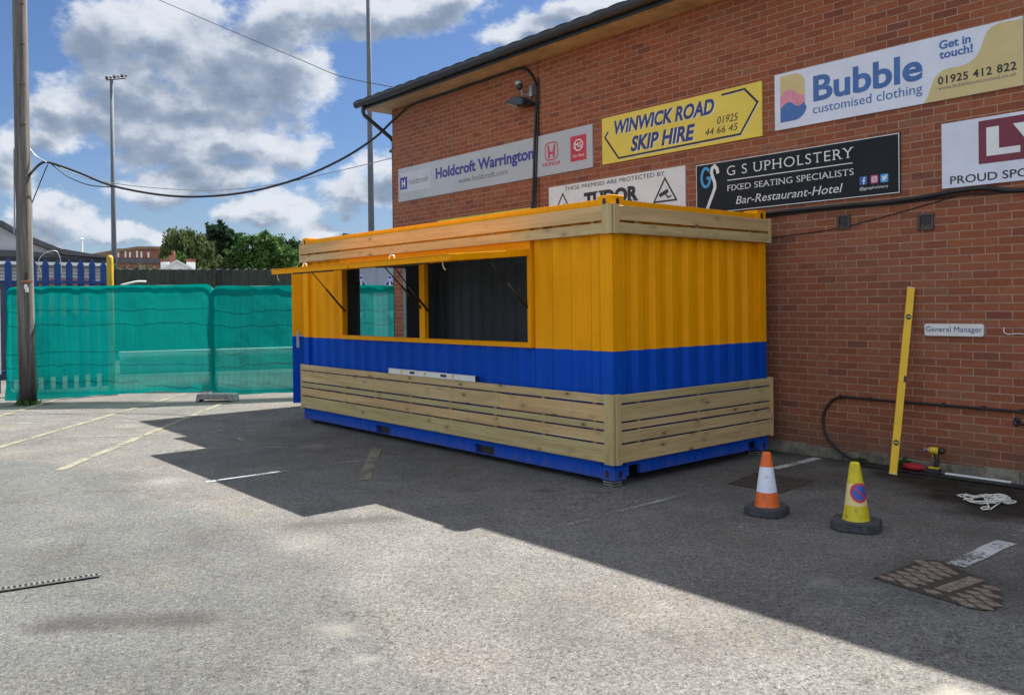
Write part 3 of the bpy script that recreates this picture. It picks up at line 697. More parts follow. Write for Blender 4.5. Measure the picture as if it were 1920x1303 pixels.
for x0, mt_ in ((.936, 'fbblue'), (1.052, 'magenta'), (1.154, 'sky')):
    mb = MB(); mb.flat(rrect(x0, x0 + .08, 2.834, 2.918, .012), 2.698); ic = mb.build('social_icon', mt_, s)
    mb = MB()
    if mt_ == 'fbblue': mb.ribbon([(x0 + .062, 2.902), (x0 + .05, 2.902), (x0 + .045, 2.888), (x0 + .045, 2.836)], .013, 2.697); mb.ribbon([(x0 + .028, 2.873), (x0 + .062, 2.873)], .012, 2.6969)
    elif mt_ == 'magenta':
        mb.ribbon(rrect(x0 + .016, x0 + .064, 2.852, 2.900, .014), .008, 2.697, 0, True); mb.ribbon([(x0 + .04 + .012 * math.cos(k), 2.876 + .012 * math.sin(k)) for k in [i * pi / 5 for i in range(10)]], .006, 2.697, 0, True)
    else: mb.flat([(x0 + .012, 2.855), (x0 + .04, 2.85), (x0 + .06, 2.872), (x0 + .070, 2.895), (x0 + .058, 2.905), (x0 + .044, 2.90), (x0 + .038, 2.888), (x0 + .014, 2.9), (x0 + .022, 2.872)], 2.697)
    mb.build('mark', 'whitep', ic)
text('@gsupholstery', 'lettering', s, .935, 2.782, .297, .028, 'whitep')
# white board leaving the frame
s = sign('white board with a maroon block, cut by the right edge of the photo', 1.75, 4.2, 2.706, 3.318, 'white')
mb = MB(); mb.box(2.08, 3.55, 2.6975, 2.70, 2.895, 3.288); mb.build('block_panel', 'maroon', s)
text('LWC', 'lettering', s, 2.147, 2.975, 1.25, .245, 'whitep', bold=.045, y=2.6965); text('PROUD SPONSORS', 'lettering', s, 1.825, 2.74, 1.06, .072, 'ink', bold=.01)
s = sign('small white nameplate with rounded corners and dark blue lettering', 1.575, 2.107, 1.311, 1.427, 'whitep', group=None, name='nameplate', y=2.698, rc=.02)
text('General Manager', 'lettering', s, 1.588, 1.352, .508, .048, 'navy', bold=0, y=2.6965)
sign('plain lime yellow board mostly hidden behind the kiosk roof', -6.48, -4.08, 2.5, 3.085, 'lime')

# ------------------------------------------------------------------ kiosk container
B0 = .05; L0 = -6.058; W0 = 2.438; ZT = B0 + 2.591; ZS = 1.222
kio = thing('container_kiosk', 'yellow and blue shipping container kiosk with open hatches and timber cladding', 'kiosk', (-3.03, 1.22, B0))
PITCH = .262; DEP = .036
def corr_pts(u0, u1, pitch=PITCH, dep=DEP, ph=0):
    fr = [(0, 0), (.27, 0), (.47, 1), (.77, 1), (.97, 0)]; out = []
    k0 = math.floor((u0 - ph) / pitch) - 1; raw = []
    for k in range(k0, k0 + int((u1 - u0) / pitch) + 4):
        for a, b in fr: raw.append((ph + (k + a) * pitch, b * dep))
    def f(u):
        for (a, da), (b, db) in zip(raw, raw[1:]):
            if a <= u <= b: return da + (db - da) * (u - a) / (b - a if b > a else 1)
        return 0
    return [(u0, f(u0))] + [q for q in raw if u0 < q[0] < u1] + [(u1, f(u1))]
def corr(mb, u0, u1, z0, z1, fn, m=0, **kw):
    """corrugated sheet; fn(u, depth, z) -> point"""
    pts = corr_pts(u0, u1, **kw)
    for (a, da), (b, db) in zip(pts, pts[1:]):
        mb.face([fn(a, da, z0), fn(b, db, z0), fn(b, db, z1), fn(a, da, z1)], m)
fr = lambda u, dd, z: (u, .014 + dd, z)
en = lambda u, dd, z: (-.014 - dd, u, z)
mb = MB()
corr(mb, L0 + .14, -.14, B0 + .155, ZS, fr, 1); corr(mb, L0 + .14, -4.965, ZS, 2.50, fr, 0); corr(mb, -1.105, -.14, ZS, 2.50, fr, 0)
mb.build('front_wall', ['yellow', 'blue'], kio)
mb = MB(); corr(mb, .10, W0 - .10, B0 + .155, ZS, en, 1, pitch=.25, dep=.040, ph=.12); corr(mb, .10, W0 - .10, ZS, 2.50, en, 0, pitch=.25, dep=.040, ph=.12)
mb.build('end_wall', ['yellow', 'blue'], kio)
mb = MB()
mb.box(L0, L0 + .05, .14, .86, B0 + .15, ZS, 1); mb.box(L0, L0 + .05, .14, .86, ZS, 2.5, 0); mb.box(L0, L0 + .05, 1.75, 2.3, B0 + .15, ZS, 1); mb.box(L0, L0 + .05, 1.75, 2.3, ZS, 2.5, 0); mb.box(L0, L0 + .05, .86, 1.75, 2.28, 2.5, 0)
mb.build('door_end_wall', ['yellow', 'blue'], kio)
mb = MB(); mb.box(L0 - .012, L0 + .075, 1.716, 1.75, B0 + .2, 2.245); mb.box(L0 - .012, L0 + .075, .86, .894, B0 + .2, 2.245); mb.box(L0 - .012, L0 + .075, .86, 1.75, 2.245, 2.28); mb.box(L0 - .012, L0 + .075, .86, 1.75, B0 + .165, B0 + .2); mb.build('door_frame', 'steel', kio, bevel=.003)
mb = MB(); corr(mb, L0 + .1, -.1, B0 + .15, 2.5, lambda u, dd, z: (u, W0 - .014 - dd, z)); mb.build('back_wall', 'yellow', kio)
# corner posts, rails, castings
for x0 in (L0, -.15):
    for y0 in (0, W0 - .12):
        mb = MB(); pw = .045 if (x0 == L0 and y0 > 1) else .15; mb.box(x0, x0 + pw, y0, y0 + .12, B0 + .118, ZS, 1); mb.box(x0, x0 + pw, y0, y0 + .12, ZS, ZT - .118, 0); mb.build('corner_post', ['yellow', 'blue'], kio, bevel=.004)
        xl = x0 - .006 if x0 == L0 else x0 - .022; xr = xl + .178; yl_ = y0 - .005 if y0 == 0 else y0 - .04
        for zc, mt_ in ((B0, 'blue'), (ZT - .118, 'yellow')):
            mb = MB(); mb.box(xl, xr, yl_, yl_ + .165, zc, zc + .118); o = mb.build('corner_casting', mt_, kio, bevel=.008)
            mb = MB(); hz = zc + .058
            def oval(cu, cz): return [(cu + .023 * math.cos(a) , cz + .036 * math.sin(a)) for a in [k * pi / 6 for k in range(12)]]
            mb.prism(oval((xl + xr) / 2, hz), yl_ - .0015, yl_ + .01, 'y'); mb.prism(oval(yl_ + .082, hz), xr - .01, xr + .0015, 'x'); mb.build('casting_hole', 'ink', o)
mb = MB()
def chan(mb, gaps, u0, u1, fn, z0, z1):
    cur = u0
    for a, b in gaps + [(u1, u1)]:
        if a > cur: fn(mb, cur, a, z0, z1)
        if b > a: fn(mb, a, b, z0 + .09, z1)
        cur = b
def fbox(mb, a, b, z0, z1): mb.box(a, b, .004, .05, z0, z1)
def ebox(mb, a, b, z0, z1): mb.box(-.05, -.004, a, b, z0, z1)
chan(mb, [(-4.10, -3.78), (-2.05, -1.72)], L0 + .17, -.172, fbox, B0 + .012, B0 + .155)
mb.box(L0 + .17, -.172, .002, .06, B0 + .006, B0 + .0118)
chan(mb, [(.201, .363), (2.085, 2.25)], .16, W0 - .13, ebox, B0 + .03, B0 + .155)
mb.box(L0 + .17, -.172, W0 - .05, W0 - .004, B0 + .012, B0 + .155); mb.box(L0 + .004, L0 + .05, .16, W0 - .13, B0 + .03, B0 + .155)
mb.build('base_rail', 'blue', kio, bevel=.003)
mb = MB(); mb.box(-4.10, -3.78, .05, 2.3, B0 + .012, B0 + .1); mb.box(-2.05, -1.72, .05, 2.3, B0 + .012, B0 + .1); mb.build('fork_pocket', 'ink', kio)
mb = MB(); mb.box(L0 + .17, -.172, .004, .07, 2.50, ZT - .03); mb.box(L0 + .17, -.172, W0 - .07, W0 - .004, 2.50, ZT - .03); mb.box(-.07, -.004, .16, W0 - .13, 2.50, ZT - .04); mb.box(L0 + .004, L0 + .07, .16, W0 - .13, 2.50, ZT - .04)
mb.build('top_rail', 'yellow', kio, bevel=.004)
mb = MB(); corr(mb, L0 + .07, -.07, .07, W0 - .07, lambda u, dd, z: (u, z, ZT - .075 + dd * .5)); mb.build('roof', 'yellow', kio)
mb = MB(); i0, i1 = L0 + .052, -.058
mb.box(i0, i1, .06, 2.38, B0 + .15, B0 + .17); fl = mb.build('floor', 'floorply', kio)
mb = MB(); mb.face([(i0, .06, 2.49), (i0, 2.38, 2.49), (i1, 2.38, 2.49), (i1, .06, 2.49)]); corr(mb, i0, i1, B0 + .17, 2.49, lambda u, dd, z: (u, 2.345 + dd, z)); corr(mb, .06, 2.36, B0 + .17, 2.49, lambda u, dd, z: (i1 - dd * .6, u, z))
for a, b, z0, z1 in ((.06, .86, B0 + .17, 2.49), (1.75, 2.38, B0 + .17, 2.49), (.86, 1.75, 2.28, 2.49)): mb.box(i0 + .002, i0 + .012, a, b, z0, z1)
mb.face([(i0, .058, B0 + .17), (i1, .058, B0 + .17), (i1, .058, ZS), (i0, .058, ZS)]); mb.face([(i0, .058, ZS), (-4.965, .058, ZS), (-4.965, .058, 2.49), (i0, .058, 2.49)]); mb.face([(-1.105, .058, ZS), (i1, .058, ZS), (i1, .058, 2.49), (-1.105, .058, 2.49)])
mb.build('interior_lining', 'charcoal', kio)
# serving opening frame
mb = MB(); a, b = -4.965, -1.105
mb.box(a, a + .052, -.004, .075, ZS, 2.25); mb.box(b - .052, b, -.004, .075, ZS, 2.25); mb.box(a + .052, b - .052, -.004, .075, ZS, ZS + .052); mb.box(a, b, -.004, .075, 2.25, 2.50); mb.box(a + .052, b - .052, -.002, .075, 2.198, 2.25)
mb.build('window_frame', 'yellow', kio, bevel=.003)
mb = MB(); mb.box(-3.085, -2.975, -.002, .055, ZS + .052, 2.198); mb.build('mullion', 'yellow', kio, bevel=.003)
# two hatches, hinged at the head, raised to nearly level
def hatch(x0, x1, drop):
    hz, hy = 2.205, -.006; ln = 0.985; ang = math.atan2(drop, ln)
    Mx = Matrix.Translation((0, hy, hz)) @ Matrix.Rotation(ang, 4, 'X')     # local -y runs outwards, tilted down
    mb = MB(); T = .06
    mb.box(x0, x1, -ln, -ln + .04, -T, 0, 0, Mx); mb.box(x0, x1, -.04, 0, -T, 0, 0, Mx); mb.box(x0, x0 + .04, -ln + .04, -.04, -T, 0, 0, Mx); mb.box(x1 - .04, x1, -ln + .04, -.04, -T, 0, 0, Mx); mb.box((x0 + x1) / 2 - .02, (x0 + x1) / 2 + .02, -ln + .04, -.04, -T, -.004, 0, Mx)
    mb.box(x0 + .001, x1 - .001, -ln - .012, -.001, .0, .004, 0, Mx)
    h = mb.build('hatch', 'yellow', kio, bevel=.002)
    mb = MB(); xm = (x0 + x1) / 2 - .1
    mb.tube([Mx @ Vector((xm + .055 * math.cos(q), -ln + .03, .004 + .042 * math.sin(q))) for q in [pi * k / 8 for k in range(9)]], .007, 8); mb.build('handle', 'chrome', h, smooth=True)
    for xx in ((x0 + .12,) if x0 < -4 else (x1 - .14,)):
        mb = MB(); mb.tube([Mx @ Vector((xx, -ln + .02, -T)), Mx @ Vector((xx + .01, -ln + .015, -T - .05)), Mx @ Vector((xx + .035, -ln + .02, -T - .085))], .006, 6); mb.build('strap', 'tan', h)
    mb = MB(); mb.tube([Mx @ Vector((x0 + .45, -ln + .07, -T - .01)), Mx @ Vector((x1 - .45, -ln + .07, -T - .01))], .008, 6); mb.build('lock_bar', 'darkmetal', h)
    for xx, xe in ((x0 + .08, x0 + .03), (x1 - .08, x1 - .03)):
        top = Mx @ Vector((xx, -.47, -T)); bot = Vector((xe, .03, 1.60)); mid = top.lerp(bot, .45)
        mb = MB(); mb.tube([bot, mid], .013, 8); mb.tube([mid, top], .007, 8); mb.lathe([(.018, -.012), (.018, .012)], 10, mt=Matrix.Translation(bot)); mb.build('gas_strut', 'darkmetal', kio, smooth=True)
    return h
hatch(-4.945, -3.02, .072); hatch(-2.99, -1.125, .072)
# door leaf swung back towards the front corner
hinge = Vector((-6.085, .885, 0)); tip = Vector((-6.555, .065, 0)); tv = (tip - hinge).normalized(); nv = Vector((-tv.y, tv.x, 0))
if nv.x < 0: nv = -nv
ln = (tip - hinge).length
Md = Matrix(((tv.x, nv.x, 0, hinge.x), (tv.y, nv.y, 0, hinge.y), (0, 0, 1, 0), (0, 0, 0, 1)))
mb = MB(); mb.box(0, ln, -.045, 0, .225, ZS, 1, Md); mb.box(0, ln, -.045, 0, ZS, 2.25, 0, Md); mb.box(.02, ln - .02, 0, .002, .26, ZS, 1, Md); mb.box(.02, ln - .02, 0, .002, ZS, 2.22, 0, Md)
dl = mb.build('door', ['yellow', 'blue'], kio, bevel=.003)
mb = MB(); mb.box(ln - .10, ln - .06, .002, .012, 1.05, 1.29, 0, Md); mb.tube([Md @ Vector((ln - .08, .01, 1.225)), Md @ Vector((ln - .08, .055, 1.225)), Md @ Vector((ln - .2, .055, 1.222))], .009, 8); mb.build('handle', 'steel', dl)
# timber cladding
def clad(name, kind, pieces):
    mb = MB()
    for p in pieces: board(mb, *p)
    o = mb.build(name, 'wood', kio)
    return o
X = Vector((1, 0, 0)); Y = Vector((0, 1, 0)); Zv = Vector((0, 0, 1))
low = [(.215, .162), (.393, .103), (.512, .061), (.589, .149), (.754, .076)]
pcs = []
for i, (z, h) in enumerate(low):
    cuts = [L0 + .02, -.075] if i in (0, 2, 4) else [L0 + .02, -1.62 + .02 * i, -.075]
    for a, b in zip(cuts, cuts[1:]): pcs.append(((a, -.045, z + random.uniform(-.002, .002)), X, Zv, Y, b - a - .002, h, .028))
clad('lower_front_cladding', 0, pcs)
clad('lower_end_cladding', 0, [((.045, .05, z), Y, Zv, -X, W0 - .05 - .01, h, .028) for z, h in low])
up = [(2.292, .097), (2.410, .133)]
pcs = []
for i, (z, h) in enumerate(up):
    cuts = [L0 + .02, -1.34, -.075] if i == 0 else [L0 + .02, -.075]
    for a, b in zip(cuts, cuts[1:]): pcs.append(((a, -.045, z), X, Zv, Y, b - a - .002, h, .028))
clad('upper_front_cladding', 0, pcs)
clad('upper_end_cladding', 0, [((.045, .05, z), Y, Zv, -X, W0 - .05 - .01, h, .028) for z, h in up])
def batten(*a):
    mb = MB(); board(mb, *a); mb.build('batten', 'wood', kio)
for x in (-5.7, -4.9, -4.1, -3.3, -2.5, -1.7, -.95, -.25):
    batten((x, -.0165, .22), Zv, X, Y, .6, .045, .016); batten((x, -.0165, 2.295), Zv, X, Y, .245, .045, .016)
for y in (.3, 1.2, 2.1): batten((.0165, y, .22), Zv, Y, -X, .6, .045, .016); batten((.0165, y, 2.295), Zv, Y, -X, .245, .045, .016)
for z0, z1 in ((.205, .838), (2.288, 2.552)):
    mb = MB(); board(mb, (-.075, -.052, z0), Zv, X, Y, z1 - z0, .112, .03); board(mb, (.056, -.021, z0), Zv, Y, -X, z1 - z0, .070, .038); mb.build('corner_board', 'wood', kio)
    mb = MB(); board(mb, (L0 - .012, -.052, z0), Zv, X, Y, z1 - z0, .031, .045); mb.build('end_board', 'wood', kio)
    mb = MB(); board(mb, (.055, W0 - .009, z0), Zv, Y, -X, z1 - z0, .045, .052); mb.build('end_board', 'wood', kio)
# packers under the corners
for (cx, cy) in ((-.09, .07), (-5.96, .08), (-.09, 2.36), (-5.96, 2.36)):
    mb = MB()
    for k in range(4):
        Mp = Matrix.Translation((cx, cy, .001 + k * .0122)) @ Matrix.Rotation(R(random.uniform(-14, 14)), 4, 'Z'); mb.box(-.065, .065, -.06, .06, 0, .0118, k % 2, Mp)
    tag(mb.build('packing_shims', ['block', 'irondk'], origin=(cx, cy, 0), bevel=.001), {(-.09, .07): 'stack of thin packing plates under the nearest corner of the kiosk', (-5.96, .08): 'stack of thin packing plates under the far left front corner of the kiosk', (-.09, 2.36): 'stack of thin packing plates under the kiosk corner by the brick wall', (-5.96, 2.36): 'stack of thin packing plates under the hidden rear corner of the kiosk'}[(cx, cy)], 'packing plates', 'packing plates under the kiosk corners')
# white spirit level on the ledge
sp = thing('spirit_level', 'white spirit level with black grip holes lying on the timber ledge of the kiosk', 'spirit level', (-2.85, -.03, .832))
mb = MB(); x0, x1 = -3.72, -1.965; ze0, ze1 = .833, .893; mb.box(x0, x1, -.042, -.036, ze0, ze1); mb.box(x0, x1, -.024, -.018, ze0, ze1); mb.box(x0, x1, -.045, -.015, ze0 - .001, ze0 + .007); mb.box(x0, x1, -.045, -.015, ze1 - .007, ze1 + .001); mb.build('bar', 'whitep', sp, bevel=.002)
for xx, ww, mt_ in ((-3.25, .11, 'ink'), (-2.62, .12, 'ink')):
    mb = MB(); mb.prism(rrect(xx, xx + ww, ze0 + .016, ze1 - .014, .014), -.0425, -.030, 'y'); mb.build('grip', mt_, sp)
for xx in (-3.42, -2.93, -2.38):
    mb = MB(); mb.prism([(xx + .022 * math.cos(k * pi / 8), (ze0 + ze1) / 2 + .022 * math.sin(k * pi / 8)) for k in range(16)], -.0432, -.030, 'y'); mb.build('vial', 'lime', sp)
for xx in (x0, x1): mb = MB(); mb.box(xx - .006, xx + .006, -.0465, -.0135, ze0 - .0015, ze1 + .002); mb.build('end_cap', 'black', sp)

# ------------------------------------------------------------------ wall fittings and cables
def cable(name, label, pts, r, mat='cable', sub=4, cat='cable', group=None, clips=None):
    P_ = [Vector(p) for p in pts]; out = []
    for i in range(len(P_) - 1):
        a = P_[max(i - 1, 0)]; b = P_[i]; c = P_[i + 1]; e = P_[min(i + 2, len(P_) - 1)]
        for k in range(sub):
            t = k / sub; out.append(.5 * ((2 * b) + (c - a) * t + (2 * a - 5 * b + 4 * c - e) * t * t + (3 * b - a - 3 * c + e) * t ** 3))
    out.append(P_[-1])
    mb = MB(); mb.tube(out, r, 8)
    if clips:
        t = thing(name, label, cat, tuple(P_[0]), group=group); mb.build('sheath', mat, t, smooth=True)
        for q in clips: mb = MB(); mb.box(q[0] - .012, q[0] + .012, q[1] - .012, WY - .002, q[2] - r - .006, q[2] + r + .010); mb.build('clip', 'black', t, bevel=.002)
        return t
    return tag(mb.build(name, mat, origin=tuple(P_[0]), smooth=True), label, cat, group)
yc = 2.704
lp = [(2.9, yc, .648), (2.437, yc, .649), (2.077, yc, .651), (1.726, yc, .652), (1.375, yc, .651), (1.034, yc, .653), (.842, yc, .655), (.689, yc, .649), (.588, 2.70, .584), (.521, 2.695, .474), (.511, 2.69, .369), (.538, 2.685, .25), (.62, 2.68, .147), (.747, 2.66, .068), (.90, 2.64, .018), (1.10, 2.625, .014), (1.35, 2.60, .014), (1.62, 2.575, .014)]
cable('cable', 'black cable clipped low along the brick wall, looping down to the ground', lp, .0125, clips=[(x, yc, .652) for x in (.70, 1.02, 1.37, 1.74, 2.10, 2.42)])
cable('cable', 'thick black cable bundle across the wall under the black board', [(-.9, 2.69, 2.60), (-.136, 2.69, 2.640), (.631, 2.69, 2.642), (1.2, 2.69, 2.632), (1.6, 2.69, 2.648), (1.912, 2.69, 2.672), (2.144, 2.69, 2.668), (2.453, 2.69, 2.615), (3.2, 2.69, 2.60)], .020)
cable('cable', 'slim black cable running beside the thick bundle below the maroon block board', [(-.9, 2.70, 2.57), (-.136, 2.70, 2.605), (.631, 2.70, 2.617), (1.3, 2.70, 2.609), (1.912, 2.70, 2.632), (2.2, 2.70, 2.622), (3.2, 2.7, 2.56)], .009)
cable('cable', 'thin brown cable rising across the bricks past the square vents', [(-.5, 2.712, 2.355), (-.071, 2.712, 2.371), (.628, 2.712, 2.408), (1.145, 2.712, 2.487), (1.668, 2.712, 2.585), (1.9, 2.712, 2.63)], .005)
cable('wire', 'short loose white wire end on the bricks by the nameplate', [(2.277, 2.712, 1.398), (2.28, 2.700, 1.357), (2.317, 2.695, 1.339), (2.40, 2.70, 1.345), (2.50, 2.705, 1.335)], .005, 'rope', cat='wire')
cable('cable', 'black cable under the eaves bending down the wall past the floodlight', [(-7.93, 2.70, 4.972), (-7.6, 2.70, 5.08), (-7.214, 2.70, 5.165), (-6.334, 2.70, 5.170), (-5.362, 2.70, 5.172), (-4.654, 2.70, 5.175), (-4.30, 2.70, 5.165), (-4.12, 2.70, 5.075), (-3.985, 2.70, 4.88), (-3.965, 2.70, 4.70), (-4.0, 2.69, 4.15), (-4.05, 2.68, 3.2), (-4.06, 2.60, 2.70)], .020)
cable('cable', 'second black cable beside the floodlight running down over the silver board', [(-3.93, 2.70, 4.95), (-3.925, 2.695, 4.60), (-3.955, 2.69, 4.0), (-4.0, 2.685, 3.3), (-4.01, 2.6, 2.75)], .012)
# tap stub
tp = MB(); tp.tube([(2.378, 2.72, .567), (2.378, 2.67, .567), (2.378, 2.655, .545), (2.40, 2.65, .53)], .016, 8); tp.lathe([(.03, 0), (.03, .012)], 12, mt=Matrix.Translation((2.378, 2.715, .567)) @ Matrix.Rotation(pi / 2, 4, 'X')); tp.tube([(2.40, 2.65, .545), (2.52, 2.66, .548)], .013, 8)
tag(tp.build('pipe_stub', 'black', origin=(2.378, 2.72, .567), smooth=True), 'short black pipe stub sticking out of the wall under the clipped cable', 'pipe')
# floodlight and camera
fl = thing('floodlight', 'dark wedge shaped floodlight under the eaves above the silver board', 'floodlight', (-4.0, 2.72, 4.56))
mb = MB(); a = [(-4.02, 2.40, 4.66), (-4.02, 2.62, 4.60), (-4.40, 2.64, 4.60), (-4.55, 2.40, 4.70)]
prof = [(-4.02, 4.555), (-4.02, 4.63), (-4.13, 4.69), (-4.26, 4.70), (-4.38, 4.665), (-4.41, 4.645), (-4.28, 4.60), (-4.16, 4.555)]
mb.prism(prof, 2.47, 2.66, 'y'); mb.build('housing', 'gutter', fl, bevel=.012)
mb = MB(); mb.prism([(-4.165, 4.554), (-4.28, 4.597), (-4.40, 4.640), (-4.37, 4.618), (-4.28, 4.58), (-4.18, 4.546)], 2.485, 2.645, 'y'); mb.build('lens', 'lampglass', fl)
mb = MB(); mb.box(-4.06, -3.98, 2.58, 2.718, 4.555, 4.60); mb.build('bracket', 'black', fl, bevel=.004)
cm = thing('security_camera', 'small dark security camera on a bracket just above the floodlight', 'camera', (-4.05, 2.72, 4.85))
mb = MB(); Mc = Matrix.Translation((-4.19, 2.56, 4.875)) @ Matrix.Rotation(R(-20), 4, 'Y'); mb.lathe([(.045, -.01), (.06, .02), (.058, .05), (.03, .072)], 14, mt=Mc); mb.build('sunshade', 'steel', cm, smooth=True)
mb = MB(); mb.lathe([(.02, -.075), (.05, -.045), (.055, -.01)], 14, mt=Mc); mb.build('dome', 'lens', cm, smooth=True)
mb = MB(); mb.tube([(-4.17, 2.58, 4.82), (-4.17, 2.6, 4.74), (-4.06, 2.69, 4.72)], .012, 8); mb.box(-4.09, -4.03, 2.66, 2.718, 4.70, 4.86); mb.build('bracket', 'steel', cm)
fl = thing('floodlight', 'small slim floodlight on the left side wall of the brick building', 'floodlight', (-7.9, 2.95, 4.5))
mb = MB(); Mf = Matrix.Translation((-8.1, 2.95, 4.54)) @ Matrix.Rotation(R(-14), 4, 'Y'); mb.box(-.13, .13, -.1, .1, -.018, .018, 0, Mf); mb.build('housing', 'gutter', fl, bevel=.005)
mb = MB(); mb.tube([(-8.06, 2.95, 4.52), (-8.03, 2.95, 4.46), (-7.9, 2.95, 4.47)], .018, 8); mb.build('bracket', 'steel', fl)

# ------------------------------------------------------------------ overhead cables and pole
PX, PY = -11.72, -2.47
pole = thing('utility_pole', 'weathered wooden utility pole, dark stained near its foot', 'utility pole', (PX, PY, 0))
mb = MB(); N = 26
mb.tube([(PX - .035 * i / N + .012 * mnoise.noise(Vector((i * .5, 1, 0))), PY - .045 * i / N + .012 * mnoise.noise(Vector((i * .5, 5, 0))), -.05 + 10 * i / N) for i in range(N + 1)], [.140 - .036 * i / N for i in range(N + 1)], 20)
mb.build('shaft', 'pole', pole, smooth=True)
cdir = Vector((5.26 - PX, -5.65 - PY, 0)).normalized(); cside = Vector((-cdir.y, cdir.x, 0))
for zz in (4.9, 5.6, 6.3, 7.0, 7.7):
    c0 = Vector((PX, PY, zz)) + cdir * .118; mb = MB(); mb.tube([c0 - cside * .035, c0 + cdir * .03 - cside * .035, c0 + cdir * .03 + cside * .03, c0 + cside * .03], .008, 6); mb.build('step_bolt', 'darkmetal', pole)
c0 = Vector((PX, PY, 2.12)) + cdir * .135
mb = MB(); Mk = Matrix.Translation(c0) @ Matrix(((cside.x, cdir.x, 0, 0), (cside.y, cdir.y, 0, 0), (0, 0, 1, 0), (0, 0, 0, 1))); mb.box(-.09, .1, -.02, .012, .02, .06, 0, Mk); mb.box(-.012, .012, -.02, .016, .06, .2, 1, Mk); mb.box(-.03, .02, -.01, .02, -.09, -.01, 2, Mk); mb.box(-.015, .035, -.01, .024, -.15, -.06, 2, Mk)
mb.build('bracket', ['rustor', 'darkmetal', 'whitep'], pole, bevel=.004)
mb = MB(); mb.tube([Vector((PX, PY, 3.0)) - cside * .165, Vector((PX, PY, 4.45)) - cside * .155, Vector((PX, PY, 4.52)) - cside * .14], .014, 6); mb.build('cable_guard', 'steel', pole)
SC = [(-11.62, -2.42, 4.02), (-11.66, -2.23, 4.25), (-11.58, -2.08, 4.27), (-11.35, -1.66, 4.1), (-11.08, -1.2, 3.88), (-10.64, -0.5, 3.72), (-10.22, 0.12, 3.69), (-9.7, 0.81, 3.78), (-9.15, 1.49, 4.01), (-8.62, 2.07, 4.34), (-8.2, 2.5, 4.70), (-7.93, 2.70, 4.97)]
cable('cable', 'thick black cable sagging from the utility pole to the corner of the brick building', SC, .021)
cable('cable', 'short slack cable hanging below the start of the sagging cable', [(-11.60, -2.06, 4.25), (-11.51, -1.8, 4.03), (-11.33, -1.49, 3.89), (-11.1, -1.2, 3.86)], .010)
cable('cable', 'thin grey cable sagging from the pole to the small side floodlight', [(-11.60, -2.06, 4.27), (-11.38, -1.57, 4.03), (-10.91, -0.79, 3.88), (-10.16, 0.29, 3.81), (-9.44, 1.21, 3.92), (-8.65, 2.09, 4.15), (-7.95, 2.80, 4.36)], .008, 'steel')
cable('stay_wire', 'short stay wire holding the sagging cable up to the pole', [(-11.70, -2.40, 4.53), (-11.65, -2.3, 4.38), (-11.58, -2.14, 4.27)], .010, 'steel', cat='wire')
cable('cable', 'slack tail of cable falling from the pole bracket down the pole side', [(-11.57, -2.13, 4.24), (-11.63, -2.23, 3.95), (-11.69, -2.39, 3.48)], .009)
cable('wire', 'thin overhead wire sloping down to the eaves of the brick building', [(-19.0, -.7, 10.8), (-15.82, 0.63, 9.2), (-13.35, 1.58, 7.95), (-10.68, 2.28, 6.68), (-9.34, 2.5, 6.08), (-7.59, 2.64, 5.53)], .007, cat='wire')

